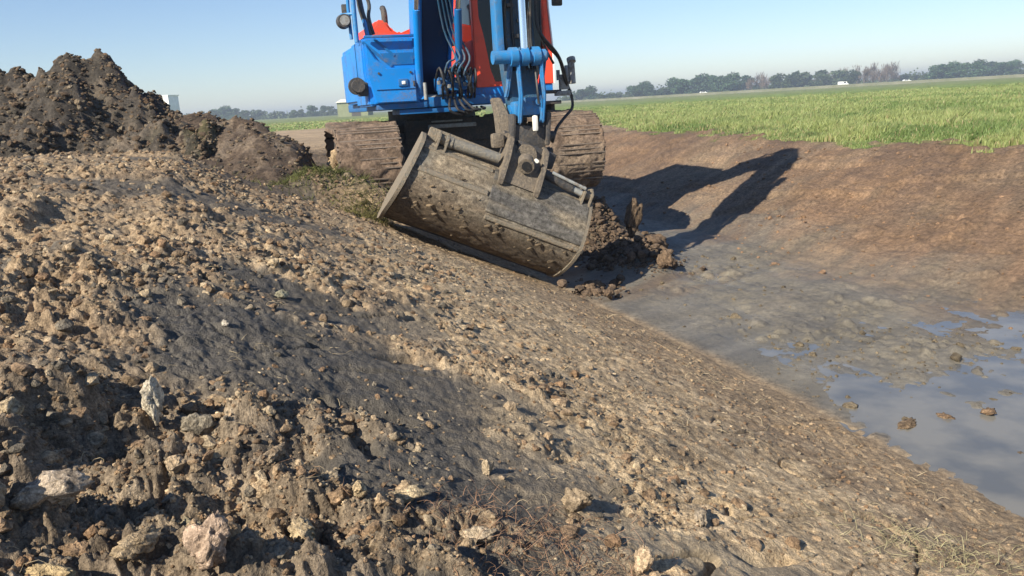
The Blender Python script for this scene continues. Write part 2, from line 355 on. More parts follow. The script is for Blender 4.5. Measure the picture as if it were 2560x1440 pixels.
# ------------------------------------------------------------------ the ground: one sheet to the horizon
def soil_color(x, y, zrel):
    u, s, n1, n2, rough, sm, grass = masks(x, y)
    c, q = (u * .93 + s * .37), (-u * .37 + s * .93)
    st = fbm(c * 1.2, q * 7, 4, 201)[:, None]; bl = fbm(x * 1.0, y * 1.0, 4, 202)[:, None]; fn = fbm(x * 11, y * 11, 3, 203)[:, None]
    tan = np.array([.35, .27, .182]); brown = np.array([.215, .160, .110]); grey = np.array([.150, .135, .113]); clay = np.array([.205, .186, .150])
    redb = np.array([.190, .128, .084]); dark = np.array([.105, .080, .058]); drys = np.array([.47, .38, .265])
    L = tan + (brown - tan) * np.clip(.35 + .9 * bl + .6 * st, 0, 1)
    L = L + (drys - L) * np.clip(1.1 * fn + .9 * bl - .10, 0, .8)
    L = L + (grey - L) * (np.clip(sm[:, None] * 1.0 + .5 * st * sm[:, None], 0, 1)) * np.clip(1.0 - .25 * (u[:, None] - 1.6), 0.15, 1)
    near_dk = ((1 - ss(.15, .9, u + .35 * n1)) * (1 - ss(1.9, 3.2, s + .6 * n1)))[:, None]  # soil turns darker on the near left of the bank
    L = L + (np.array([.150, .128, .102]) * (1 + .6 * fn + .4 * bl) - L) * near_dk * .72
    L = L + (np.array([.085, .079, .071]) * (1 + .3 * st) - L) * np.clip(sm[:, None] * 1.2 - .35, 0, .85)
    L = L + (np.array([.44, .355, .24]) * (1 + .5 * fn + .3 * st) - L) * (ss(.5, 1.1, u + .3 * n1) * (1 - ss(1.9, 2.4, u)) * (1 - ss(6, 8, s)))[:, None] * .6
    # compact trimmed strip just above the toe of the slope
    strip = (ss(2.15, 2.7, u + .18 * n1) * (1 - ss(3.1, 3.35, u)))[:, None]
    L = L + (np.array([.32, .245, .162]) * (1 + .30 * st) - L) * strip * .8
    # ditch floor and far slope
    t1 = ss(5.0, 6.6, u + .9 * n1 + .35 * st[:, 0] - .10 * (s - 4))[:, None]
    F = clay * (1 + .30 * st + .2 * bl) + (np.array([.155, .148, .135]) - clay) * np.clip(.25 + 1.3 * bl, 0, .7)
    F = F + (redb * .85 - F) * np.clip(1.6 * fbm(c * .8, q * 3.0, 3, 221) - .35, 0, .7)[:, None] * ss(5, 8, s)[:, None]
    G = redb * (1 + .35 * st + .15 * bl) + (np.array([.21, .165, .12]) - redb) * np.clip(.2 + 1.2 * fbm(u * .7, s * .7, 3, 222), 0, .8)[:, None]
    G = G + (dark * 1.25 - G) * np.clip(2.2 * fbm(c * .9, q * 2.6, 3, 223) - .75, 0, .6)[:, None]
    top_ = ss(7.2, 8.6, u + .5 * n1)[:, None]
    G = G + (np.array([.135, .095, .070]) - G) * np.clip(2.4 * fbm(c * .5, q * 2.2, 3, 225) - .1, 0, .75)[:, None] * (.35 + .65 * top_)
    R = F + (G - F) * t1
    C = L + (R - L) * ss(3.12, 3.3, u + .04 * n2)[:, None]
    # machine surroundings: fresh dark soil, shade beside the bucket put into its colour
    rg = (ss(8.0, 9.3, s + .4 * n1) * (1 - ss(18, 24, s)) * (1 - ss(4.6, 5.6, u)))[:, None]
    C = C + (dark * (.8 + .5 * bl + .3 * fn) - C) * rg * .92
    wd = np.exp(-(((x + 2.1) / .8) ** 2 + ((y - 8.9) / .55) ** 2))[:, None]
    C = C + (np.array([.17, .16, .07]) - C) * wd * np.clip(.5 + 1.5 * fn, 0, .8)
    # darker line left of the trimmed slope
    C = C + (dark * 1.1 - C) * (np.exp(-((u - .35) / .5) ** 2) * ss(6.2, 7.8, s) * (1 - ss(9, 10, s)))[:, None] * .75
    # dry tan strip in the distance, then fields
    fl = ss(20, 28, y)[:, None]; C = C + (np.array([.34, .265, .18]) * (1 + .3 * bl) - C) * fl
    gc = np.array([.155, .225, .055]) * (1 + .35 * bl + .25 * st)
    d = np.hypot(x, y)
    band = ss(150, 165, d)[:, None]; gc = gc + (np.array([.17, .19, .09]) - gc) * ss(80, 160, d)[:, None] * .6
    C = C * np.array([.985, .985, .96])
    C = C + (gc - C) * grass[:, None]
    wet = np.clip(.55 * sm + ss(3.1, 3.4, u) * (1 - ss(5.6, 7.5, u + .8 * n1)) * (.65 + .5 * n1) + 1.3 * ss(-1.885, -1.925, zrel) * (u > 3.0), 0, 1.6) * (1 - grass) * (1 - ss(12, 18, s)) * (1 - .9 * rg[:, 0])
    return np.clip(C, .01, .8), wet
ang_f = np.linspace(-math.radians(40), math.radians(40), 960)
ang_b = np.linspace(math.radians(40), math.radians(320), 90)[1:-1]
ANG = np.concatenate([ang_f, ang_b])
RAD = np.concatenate([np.geomspace(.25, .9, 60)[:-1], np.geomspace(.9, 14, 1020)[:-1], np.geomspace(14, 60, 200)[:-1], np.geomspace(60, 2600, 60)])
gx = np.outer(RAD, np.sin(ANG)); gy = np.outer(RAD, np.cos(ANG))
X = gx.ravel(); Y = gy.ravel()
Zr = full_z(X, Y)
V = np.stack([X, Y, Zr + CZ], 1)
nr, na = len(RAD), len(ANG)
idx = np.arange(nr * na).reshape(nr, na)
nx = np.roll(idx, -1, axis=1)
Fq = np.stack([idx[:-1], idx[1:], nx[1:], nx[:-1]], -1).reshape(-1, 4)
col, wet = soil_color(X, Y, Zr)
V = np.vstack([V, [[0, 0, V[:na, 2].mean()]]]); col = np.vstack([col, [[.2, .15, .1]]]); wet = np.append(wet, 0)
me = np_mesh("ground", V, Fq, 4, M['ground'], col, wet)
go = link(bpy.data.objects.new("ground", me)); tag(go, kind="structure")
# the small disc under the photographer's feet, part of the same setting
bm = bmesh.new(); cap = [bm.verts.new(tuple(V[i])) for i in range(na)]; cc = bm.verts.new(tuple(V[-1]))
for i in range(na): bm.faces.new((cc, cap[(i + 1) % na], cap[i]))
m2 = bpy.data.meshes.new("ground_patch"); bm.to_mesh(m2); bm.free(); m2.materials.append(soil_mat("foot_soil", .012, False))
tag(link(bpy.data.objects.new("ground_patch", m2)), kind="structure")

# shallow muddy water on the ditch floor
wp = []
for s0 in np.linspace(-6, 5.2, 40):
    for u0 in np.linspace(2.6, 6.6, 16): wp.append((u0 * CA - s0 * SA, u0 * SA + s0 * CA, -1.903 + CZ))
wi = np.arange(640).reshape(40, 16)
wf = np.stack([wi[:-1, :-1], wi[:-1, 1:], wi[1:, 1:], wi[1:, :-1]], -1).reshape(-1, 4)
wo = link(bpy.data.objects.new("water", np_mesh("water", np.array(wp), wf, 4, M['water']))); tag(wo, kind="structure")

# ------------------------------------------------------------------ clods
def ico(sub):
    b = bmesh.new(); bmesh.ops.create_icosphere(b, subdivisions=sub, radius=1); b.verts.ensure_lookup_table()
    v = np.array([x.co[:] for x in b.verts]); f = np.array([[q.index for q in p.verts] for p in b.faces]); b.free(); return v, f
def rough_clod(sub, seed, amp=.36, squash=.75, freq=1.6):
    v, f = ico(sub); r = np.random.default_rng(seed)
    # chip with random planes to give broken faces, then roughen
    for _ in range(7):
        nrm = r.normal(size=3); nrm /= np.linalg.norm(nrm); dd = r.uniform(.55, .85)
        h = v @ nrm; v = v - np.outer(np.clip(h - dd, 0, None) * .85, nrm)
    o = r.uniform(0, 50, 3)
    nz = fbm(v[:, 0] * freq + o[0] + v[:, 2] * .8, v[:, 1] * freq + o[1] - v[:, 2] * 1.3, 4, seed)
    nz2 = fbm(v[:, 0] * freq * 3 + o[1] + v[:, 2] * 3.1, v[:, 1] * freq * 3 + o[2] + v[:, 2] * 2.2, 3, seed + 5)
    v = v * (1 + amp * nz + amp * .45 * nz2)[:, None]
    v = v * np.array([1, r.uniform(.65, 1), squash * r.uniform(.7, 1.1)]); return v, f
V1 = [rough_clod(1, 300 + i) for i in range(16)]
V2 = [rough_clod(2, 330 + i, .42) for i in range(16)]
V3 = [rough_clod(3, 360 + i, .48) for i in range(8)]
def scatter(name, label, P3, size, colr, mat, wetv=.0, shapes=None, flat=1.0):
    Vs, Fs, Cs, off = [], [], [], 0
    d = np.linalg.norm(P3 - np.array([0, 0, CZ]), axis=1)
    for i in range(len(P3)):
        pix = size[i] / d[i] * 800
        S = V1 if pix < 7 else (V2 if pix < 22 else V3)
        v, f = S[i % len(S)]
        a, b_, c_ = rng.uniform(0, 6.28, 3)
        ca, sa = math.cos(a), math.sin(a); t = .5 * math.sin(b_)
        Rz = np.array([[ca, -sa, 0], [sa, ca, 0], [0, 0, 1]]); Rx = np.array([[1, 0, 0], [0, math.cos(t), -math.sin(t)], [0, math.sin(t), math.cos(t)]])
        vv = (v @ Rx.T @ Rz.T) * size[i] * .5
        Vs.append(vv + P3[i] + np.array([0, 0, size[i] * .03])); Fs.append(f + off); off += len(v); Cs.append(np.repeat(colr[i][None], len(v), 0))
    me = np_mesh(name, np.vstack(Vs), np.vstack(Fs), 3, mat, np.vstack(Cs), None, smooth=False)
    o = link(bpy.data.objects.new(name, me)); tag(o, label, "soil", kind="stuff"); return o
def clod_cols(n):
    pal = np.array([[.29, .215, .14], [.22, .155, .10], [.34, .265, .18], [.44, .36, .25], [.17, .15, .12], [.25, .165, .10], [.30, .25, .18]])
    wgt = np.array([.28, .24, .15, .06, .14, .08, .05]); k = rng.choice(len(pal), n, p=wgt / wgt.sum())
    return pal[k] * np.array([.98, .985, .965]) * rng.uniform(.75, 1.2, (n, 1))
def sample(n, dmin, dmax, amax=.72):
    d = np.exp(rng.uniform(math.log(dmin), math.log(dmax), n)); a = rng.uniform(-amax, amax, n); return d * np.sin(a), d * np.cos(a), d
x, y, d = sample(110000, .8, 12)
u, s, n1, n2, rough, sm, grass = masks(x, y)
patch = ss(-.15, .35, fbm(x * 1.6, y * 1.6, 3, 401))
keep = rng.uniform(size=len(x)) < (rough * (1 - .9 * sm) * (.25 + .75 * patch) + .12 * (1 - sm)) * (u < 3.0) * (s < 9.0)
x, y, d = x[keep][:26000], y[keep][:26000], d[keep][:26000]
size = np.clip(.0055 * d ** .85 * (1 + rng.pareto(2.3, len(x)) * .7), .005, .06)
u, s = US(x, y); size = np.where(u > 1.6, np.minimum(size, .028), size)
P3 = np.stack([x, y, full_z(x, y) + CZ], 1)
scatter("soil_crumbs", "loose crumbs and small clods of dry clay strewn over the near bank", P3, size, clod_cols(len(x)), M['clod'])
# ditch floor and far slope crumbs
x, y, d = sample(30000, 2.5, 16); u, s = US(x, y)
pp = ss(.0, .4, fbm(x * .9, y * .9, 3, 411)); keep = (u > 3.3) & (u < 9.2) & (rng.uniform(size=len(x)) < .03 + .22 * pp)
x, y, d = x[keep][:2600], y[keep][:2600], d[keep][:2600]
size = np.clip(.004 * d * (1 + rng.pareto(2.6, len(x)) * .6), .01, .09)
P3 = np.stack([x, y, full_z(x, y) + CZ], 1)
cc_ = np.where((US(x, y)[0] < 5.5)[:, None], np.array([[.15, .125, .085]]), np.array([[.22, .145, .09]])) * rng.uniform(.7, 1.2, (len(x), 1))
scatter("ditch_crumbs", "scattered small lumps of clay lying on the muddy ditch floor and far slope", P3, size, cc_, M['clod'])
# around the machine
n = 1500; x = rng.uniform(-2.6, 2.2, n); y = rng.uniform(8.3, 13, n); u, s = US(x, y); k = (s > 8.3) & (u < 5.2); x, y = x[k], y[k]
size = np.clip(.035 * (1 + rng.pareto(2, len(x))), .03, .16); P3 = np.stack([x, y, full_z(x, y) + CZ], 1)
scatter("track_side_crumbs", "broken lumps of dark soil on the undug ground round the machine's tracks", P3, size, clod_cols(len(x)) * .65, M['clod'])

n = 1300; x = np.concatenate([rng.normal(1.3, .18, n), rng.normal(1.5, .2, n // 4), rng.normal(.85, .12, n // 6)]); y = np.concatenate([rng.normal(8.95, .22, n), rng.normal(8.7, .25, n // 4), rng.normal(7.75, .15, n // 6)])
x = np.concatenate([x, rng.normal(1.2, .16, 900), rng.normal(1.25, .2, 500)]); y = np.concatenate([y, rng.normal(10.15, .25, 900), rng.normal(9.55, .25, 500)])
size = np.clip(.022 * (1 + rng.pareto(1.6, len(x))), .02, .12); P3 = np.stack([x, y, full_z(x, y) + CZ + np.clip(rng.normal(0, .03, len(x)), -.02, .09)], 1)
scatter("spilled_soil", "brown soil spilled in a broken heap round the bucket's right end", P3, size, np.array([[.115, .085, .060]]) * rng.uniform(.6, 1.35, (len(x), 1)), M['clod'])
def big_clod(x, y, size, scl, seed, colr, label, group=None, lift=.2, rot=0, name="clod", tilt=0):
    v, f = rough_clod(4, seed, .48, 1.0, 2.0)
    fine = fbm(v[:, 0] * 9 + v[:, 2] * 7, v[:, 1] * 9 - v[:, 2] * 5, 3, seed + 9)
    v = v * (1 + .13 * fine)[:, None]
    v = v * np.array(scl) * size * .5
    c, s_ = math.cos(tilt), math.sin(tilt); v = v @ np.array([[c, 0, s_], [0, 1, 0], [-s_, 0, c]]).T
    me = np_mesh(name, v, f, 3, M['clod'], np.repeat(np.array([colr]), len(v), 0) * (.86 + .45 * fine)[:, None], None, smooth=True)
    o = link(bpy.data.objects.new(name, me)); z = float(base_z(np.array([x]), np.array([y]))[0] + detail(np.array([x]), np.array([y]))[0])
    o.location = (x, y, z + CZ + size * scl[2] * lift); o.rotation_euler = (0, 0, rot)
    tag(o, label, "clod", group or "large clods standing out of the dug soil"); return o
pale = (.52, .47, .36); tanc = (.44, .34, .22); pink = (.46, .34, .25); brn = (.16, .115, .078); gry = (.22, .20, .16)

CL = [
 (-.98, 2.05, .10, (.75, .7, 1.6), 1, (.62,.57,.45), "pale upright jagged clod with a sharp tip beside a grey-green lump", .35),
 (-.88, 2.08, .095, (1, .8, .8), 2, gry, "grey-green clod leaning on the pale jagged one", .25),
 (-1.20, 1.80, .062, (1.1, .9, .9), 3, (.50,.41,.27), "smooth tan stone-like clod above the crumbly pale clod at the left edge", .3),
 (-.95, 1.50, .105, (1.2, .9, .8), 4, (.50,.42,.32), "pale crumbly clod at the left edge, broader than tall", .3),
 (-1.03, 1.42, .09, (.8, .8, 1.2), 5, (.36,.31,.23), "clod cut off by the left edge of the photo below the crumbly pale one", .3),
 (-.79, 1.90, .062, (1.1, .8, .9), 6, (.36,.25,.16), "brown clod with a pinkish root sticking out of it", .35),
 (-.74, 1.62, .060, (1.1, .9, .8), 7, (.30,.27,.19), "olive rounded clod in the middle of the shaded hollow", .3),
 (-.76, 1.44, .080, (1.4, .8, .6), 8, (.42,.33,.21), "flat tan slab of clay on the rim of the dark hollow", .3),
 (-.60, 1.38, .12, (.85, .8, 1.35), 9, (.47,.36,.27), "big pinkish upright clod at the bottom edge of the photo", .38),
 (-.82, 1.33, .05, (.9, .9, 1), 10, (.34,.28,.20), "round brown clod beside the big pinkish one, near the bottom left", .3),
 (-.88, 1.32, .065, (1.5, .8, .6), 11, (.48,.38,.22), "flat yellowish piece of clay left of the round brown clod", .3),
 (.29, 1.80, .066, (.85, .9, 1.05), 12, (.52,.41,.28), "smooth tan egg-shaped clod lying alone at the bottom right of centre", .35),
 (-.11, 1.75, .07, (1.2, .8, .7), 13, (.44,.37,.27), "small tan clod between reddish roots at the bottom centre", .3),
 (-.39, 1.75, .045, (1, .9, 1), 14, (.50,.40,.25), "small yellow-tan clod at the left end of the long crusty one", .35),
 (-.31, 1.86, .085, (1.5, .7, .6), 15, (.52,.43,.28), "long crusty yellowish clod with a dark shadow below it", .3),
 (-.50, 1.63, .080, (1.5, .8, .7), 16, (.48,.39,.25), "two-lobed tan clod to the left of the yellow-tan one", .3),
 (-.10, 2.16, .045, (.8, .8, 1.2), 17, (.48,.40,.28), "small upright clod alone on the smooth grey clay", .35),
 (-1.02, 2.75, .030, (1.2, .8, .7), 18, (.50,.47,.40), "tiny pale stone on the grey smeared clay", .4),
 (-.98, 3.34, .055, (1.3, .8, .7), 19, (.40,.39,.28), "tan clod above the grey smear, halfway up the bank", .3),
 (.14, 2.06, .080, (1.1, .8, .8), 20, (.36,.29,.20), "brown crumbly clod right of the small upright one", .3),
 (.53, 2.20, .07, (1.5, .7, .6), 21, (.42,.35,.25), "flat clod by a dark slit in the lower right of the bank", .3),
 (1.66, 8.38, .21, (.9, .8, .95), 22, brn, "round reddish-brown clod at the edge of the arm's shadow on the ditch floor", .35),
 (.92, 7.42, .17, (1, .8, .8), 23, brn, "nearer brown clod at the foot of the trimmed slope below the bucket", .3),
 (.83, 7.86, .19, (1.2, .9, .6), 24, (.18,.135,.095), "farther flat brown clod at the foot of the trimmed slope below the bucket", .3),
 (1.42, 9.0, .34, (.34, .6, 1.8), 25, (.16,.118,.08), "tall leaning slab of brown earth standing right of the bucket", .42),
 (1.66, 9.2, .36, (1.2, .8, .6), 26, (.17,.122,.082), "broken heap of brown earth beside the leaning slab", .3),
 (2.46, 4.32, .085, (1.3, 1, .6), 27, (.20,.14,.09), "brown lump lying in the puddle, leftmost of three", .2),
 (2.70, 4.32, .075, (1.1, 1, .7), 28, (.20,.14,.09), "brown lump lying in the puddle, middle of three", .2),
 (2.56, 3.82, .070, (1.1, 1, .6), 29, (.17,.13,.09), "nearest brown lump in the puddle at the right edge", .2),
 (2.2, 4.24, .15, (1.6, .8, .35), 30, (.22,.16,.10), "flat crust of clay at the puddle's left shore", .2),
]
for (cx, cy, sz, scl, sd_, cl_, lb, lf_) in CL:
    big_clod(cx, cy, sz, scl, 500 + sd_, cl_, lb, lift=lf_ + .14, rot=sd_ * 1.7, tilt=.38 if sd_ == 25 else 0, group=None)


# ------------------------------------------------------------------ roots, straw and weeds on the bank
def strips(name, label, cat, x, y, length, width, cols, mat, rise, curl=.4, dz=.0, kind="stuff"):
    Vs, Fs, Cs = [], [], []; off = 0
    z = full_z(x, y) + CZ + dz
    for i in range(len(x)):
        a = rng.uniform(0, 6.28); L = length[i]; wd = width[i]; k = 5; c = rng.normal() * curl
        pts = []
        for j in range(k):
            t = j / (k - 1); aa = a + c * t * 2
            pts.append((x[i] + math.cos(aa) * L * t * .8, y[i] + math.sin(aa) * L * t * .8, z[i] + rise[i] * L * (t if rise[i] > .6 else math.sin(t * 2.6)) ))
        pts = np.array(pts); side = np.array([-math.sin(a), math.cos(a), .3]) * wd * .5
        prof = np.linspace(1, .35, k)[:, None]
        Vs += [pts + side * prof, pts - side * prof, pts + np.array([0, 0, wd * .6]) * prof]
        q = np.arange(k)
        for j in range(k - 1):
            for (A, B) in ((0, k), (k, 2 * k), (2 * k, 0)): Fs.append((off + A + j, off + A + j + 1, off + B + j + 1, off + B + j))
        off += 3 * k; Cs.append(np.repeat(cols[i][None], 3 * k, 0))
    me = np_mesh(name, np.vstack(Vs), np.array(Fs), 4, mat, np.vstack(Cs))
    return tag(link(bpy.data.objects.new(name, me)), label, cat, kind=kind)
x, y, d = sample(5000, 1.0, 7); u, s = US(x, y); k = (u < 2.9) & (s < 8) & (rng.uniform(size=len(x)) < .15 + .6 * ss(.0, .4, fbm(x * 1.5, y * 1.5, 3, 431))); x, y, d = x[k][:700], y[k][:700], d[k][:700]
strips("straw_litter", "bits of pale straw and root lying on the dug clay", "straw", x, y, rng.uniform(.02, .07, len(x)) * (.6 + d * .25), .0009 * d + .0006, np.array([.5, .40, .25]) * rng.uniform(.6, 1.2, (len(x), 1)), M['straw'], rng.uniform(.05, .4, len(x)), .7)
n = 420; x = rng.normal(.02, .17, n); y = rng.normal(1.78, .12, n)
strips("root_tangle", "reddish tangle of fine roots and crumbs at the bottom centre of the bank", "roots", x, y, rng.uniform(.02, .08, n), np.full(n, .0022), np.array([.34, .20, .12]) * rng.uniform(.7, 1.4, (n, 1)), M['straw'], rng.uniform(.1, .9, n), .9)
n = 210; x = rng.normal(1.42, .18, n); y = rng.normal(2.42, .12, n)
strips("straw_tuft", "sparse withered straw tuft in the lower right corner of the bank", "straw", x, y, rng.uniform(.03, .10, n), np.full(n, .0028), np.array([.44, .39, .22]) * rng.uniform(.7, 1.4, (n, 1)), M['straw'], rng.uniform(.1, 1.0, n), .8)
n = 1500; x = rng.normal(-2.15, .40, n); y = rng.normal(8.7, .28, n)
strips("weed_patch", "patch of dull green weeds on the soil in front of the left track", "weeds", x, y, rng.uniform(.04, .12, n), np.full(n, .010), np.array([.16, .17, .05]) * rng.uniform(.6, 1.5, (n, 1)), M['grass'], rng.uniform(.3, 1.0, n), .5)
n = 500; x = rng.normal(-1.38, .12, n); y = rng.normal(8.1, .15, n)
strips("weed_patch", "small green and yellow weeds beside the left end of the bucket", "weeds", x, y, rng.uniform(.04, .11, n), np.full(n, .009), np.array([.2, .18, .06]) * rng.uniform(.6, 1.5, (n, 1)), M['grass'], rng.uniform(.3, 1.0, n), .5)

# ------------------------------------------------------------------ meadow grass
def meadow(name, label, n, dmin, dmax, amin, amax, hgt, wid, test, zbase=None):
    d = np.exp(rng.uniform(math.log(dmin), math.log(dmax), n)); a = rng.uniform(amin, amax, n)
    x, y = d * np.sin(a), d * np.cos(a)
    u, s, n1, n2, rough, sm, grass = masks(x, y)
    k = test(x, y, u, s, grass); x, y, d, u, s = x[k], y[k], d[k], u[k], s[k]; n = len(x)
    cl = fbm(x * 1.1, y * 1.1, 4, 451); cl2 = fbm(x * .25, y * .25, 3, 452); cl3 = fbm(x * 4, y * 4, 2, 453)
    z = full_z(x, y) + CZ
    edge = ss(0, .9, u - grass_edge(s) + .2)
    H = hgt * (.5 + .5 * rng.uniform(size=n) + 1.2 * cl + .7 * cl3 + .5 * cl2) * (.35 + .65 * edge); H = np.clip(H, .03, .45)
    W = wid * (d / 10) ** .8 * rng.uniform(.7, 1.4, n)
    an = rng.uniform(0, 6.28, n); lx = np.cos(an) * H * .5 * rng.uniform(.2, 1.4, n) + .10 * H; ly = np.sin(an) * H * .5 * rng.uniform(.2, 1.4, n)
    fa = rng.uniform(-.9, .9, n); sx, sy = np.cos(fa) * W * .5, np.sin(fa) * W * .5
    b0 = np.stack([x - sx, y - sy, z - .02], 1); b1 = np.stack([x + sx, y + sy, z - .02], 1)
    m0 = np.stack([x - sx * .8 + lx * .35, y - sy * .8 + ly * .35, z + H * .6], 1); m1 = np.stack([x + sx * .8 + lx * .35, y + sy * .8 + ly * .35, z + H * .6], 1)
    tp = np.stack([x + lx, y + ly, z + H], 1)
    V = np.stack([b0, b1, m1, m0, tp], 1).reshape(-1, 3); o = np.arange(n) * 5
    F = np.concatenate([np.stack([o, o + 1, o + 2], 1), np.stack([o, o + 2, o + 3], 1), np.stack([o + 3, o + 2, o + 4], 1)])
    g = np.array([.205, .285, .085]); yl = np.array([.37, .42, .155]); dk = np.array([.12, .175, .06]); dry = np.array([.45, .37, .19])
    t = np.clip(.45 + 1.7 * cl2 + 1.2 * cl + rng.normal(0, .18, n), 0, 1)[:, None]
    C = g + (yl - g) * t; C = C + (dk - C) * np.clip(-2.2 * cl - .2, 0, .85)[:, None]
    C = np.where((rng.uniform(size=n) < .07 + .25 * np.clip(cl3, 0, 1) * (edge < .9))[:, None], dry, C)
    C5 = np.repeat(C, 5, 0)
    me = np_mesh(name, V, F, 3, M['grass'], C5, smooth=True)
    return tag(link(bpy.data.objects.new(name, me)), label, "grass", kind="stuff")
meadow("meadow_grass", "bright green meadow grass on the field beyond the ditch", 520000, 8.5, 75, -.05, .66, .14, .0115, lambda x, y, u, s, g: (g > .35 + .3 * rng.uniform(size=len(x))) & (u > 6))
meadow("meadow_grass", "thin green grass of the far field left of the digger", 26000, 52, 110, -.45, -.02, .26, .03, lambda x, y, u, s, g: g > .6)

# ------------------------------------------------------------------ spoil heaps
def heap(name, label, ridge, xr, yr, foot, amp, colr, seed, res=.03, slope=.66, back=.8, green=0):
    xs = np.arange(xr[0], xr[1], res); ys = np.arange(yr[0], yr[1], res)
    gx, gy = np.meshgrid(xs, ys); x = gx.ravel(); y = gy.ravel()
    rp = np.array(ridge); rz = np.interp(x, rp[:, 0], rp[:, 2]); ry = np.interp(x, rp[:, 0], rp[:, 1])
    dy = y - ry - .25 * fbm(x * .8, y * .8, 3, seed)
    h = rz - np.where(dy < 0, -dy * slope, dy * back) * 1.0
    h = rz - np.sqrt((rz - h) ** 2 + .02) + .14
    b = base_z(x, y)
    w_ = np.clip((h - b) * 2.5 + .25, 0, 1)
    h = h + w_ * amp * (.55 * fbm(x * 1.3, y * 1.3, 3, seed + 1) + .35 * fbm(x * 4, y * 4, 3, seed + 2))
    wx = x + .07 * fbm(x * 5, y * 5, 2, seed + 3); wy = y + .07 * fbm(x * 5, y * 5, 2, seed + 4)
    h = h + w_ * amp * (1.0 * .45 * lumps(wx, wy, .45, seed + 10, .6) + 1.2 * .2 * lumps(wx, wy, .2, seed + 20, .7) + 2.2 * .09 * lumps(wx, wy, .09, seed + 30, .75))
    h = h + w_ * (.030 * fbm(x * 9, y * 9, 4, seed + 50) + .5 * .05 * lumps(x, y, .06, seed + 60, .8))
    # taper into the ground on every side
    e = np.minimum.reduce([ss(xr[0], xr[0] + .5, x), ss(xr[1], xr[1] - .5, x) if False else 1 - ss(xr[1] - .5, xr[1] - .03, x), ss(yr[0], yr[0] + .2, y), 1 - ss(yr[1] - .4, yr[1] - .05, y)])
    h = np.minimum(h, b + (h - b) * e) - (1 - e) * .25
    h = np.where(h < b - .35, b - .35, h)
    ny, nx_ = gx.shape; I = np.arange(nx_ * ny).reshape(ny, nx_)
    F = np.stack([I[:-1, :-1], I[:-1, 1:], I[1:, 1:], I[1:, :-1]], -1).reshape(-1, 4)
    bl = fbm(x * 1.5, y * 1.5, 4, seed + 40)[:, None]; fn = fbm(x * 9, y * 9, 3, seed + 41)[:, None]
    C = np.array(colr) * (1 + .5 * bl + .5 * fn)
    C = C + (np.array([.24, .195, .145]) - C) * np.clip(1.2 * bl + 1.1 * fn - .3, 0, .8)
    if green: C = C + (np.array([.13, .12, .05]) - C) * (np.clip(2.0 * fbm(x * 1.2, y * 1.2, 3, seed + 42) - .1, 0, .8) * np.exp(-((x + 3.9) / .7) ** 2))[:, None]
    me = np_mesh(name, np.stack([x, y, h + CZ], 1), F, 4, M['heap'], np.clip(C, .015, .6))
    o = link(bpy.data.objects.new(name, me)); tag(o, label, "soil heap")
    def zfun(px, py):
        i = np.clip(((px - xr[0]) / res).astype(int), 0, nx_ - 1); j = np.clip(((py - yr[0]) / res).astype(int), 0, ny - 1)
        return h.reshape(ny, nx_)[j, i], (h - b).reshape(ny, nx_)[j, i]
    return o, zfun
ridge = [(-9.5, 11, .35), (-7.6, 10.7, .55), (-6.25, 10.5, .56), (-5.6, 10.5, .58), (-5.35, 10.5, .76), (-5.1, 10.5, .74), (-4.95, 10.5, .66), (-4.73, 10.5, .42), (-4.55, 10.4, .24), (-4.2, 10.3, .13), (-3.8, 10.2, .02), (-3.0, 10, -.3)]
h1, z1 = heap("spoil_heap", "tall dark peaked heap of freshly dug lumpy soil at the left", ridge, (-10, -2.9), (7.6, 14), None, .42, (.086, .076, .064), 700, slope=.55, green=1)
ridge2 = [(-5, 10.6, -.25), (-4.2, 10.6, .0), (-3.9, 10.5, .02), (-3.62, 10.5, -.03), (-3.1, 10.3, -.10), (-2.7, 10.0, -.20), (-2.45, 9.8, -.34), (-2.2, 9.6, -.55), (-1.9, 9.5, -.95)]
h2_, z2 = heap("spoil_heap", "low dark ridge of crumbly soil between the tall heap and the left track", ridge2, (-4.6, -1.85), (8.2, 12.5), None, .20, (.10, .075, .056), 760, slope=.42)
for zf, xr, yr, n, nm, lb in ((z1, (-9, -3.2), (7.9, 10.9), 11000, "heap_crumbs", "loose lumps rolled down the tall heap"), (z2, (-4.2, -2.0), (8.6, 10.6), 900, "heap_crumbs", "loose crumbs on the low dark ridge")):
    x = rng.uniform(*xr, n); y = rng.uniform(*yr, n); z, dh = zf(x, y); k = dh > .02; x, y, z = x[k], y[k], z[k]
    size = np.clip(.030 * (1 + rng.pareto(1.8, len(x)) * .8), .028, .095 if xr[0] < -5 else .07)
    scatter(nm, lb, np.stack([x, y, z + CZ], 1), size, clod_cols(len(x)) * np.array([[.50, .51, .53]]), M['clod'])

# ------------------------------------------------------------------ the excavator (x right, y back, z up; heights relative to eye level)
GZ = 1.13; OFF = (0, 0, GZ)
ex = empty("excavator", (-1.06, 11.55, CZ - GZ), math.radians(18))
tag(ex, "blue and orange-red crawler excavator reaching down with a wide muddy ditch bucket", "excavator")
def part(mb, name, mat, parent=ex, label=None, smooth=True):
    o = mb.build(name, mat, parent, OFF, smooth)
    if label: o["label"] = label
    return o
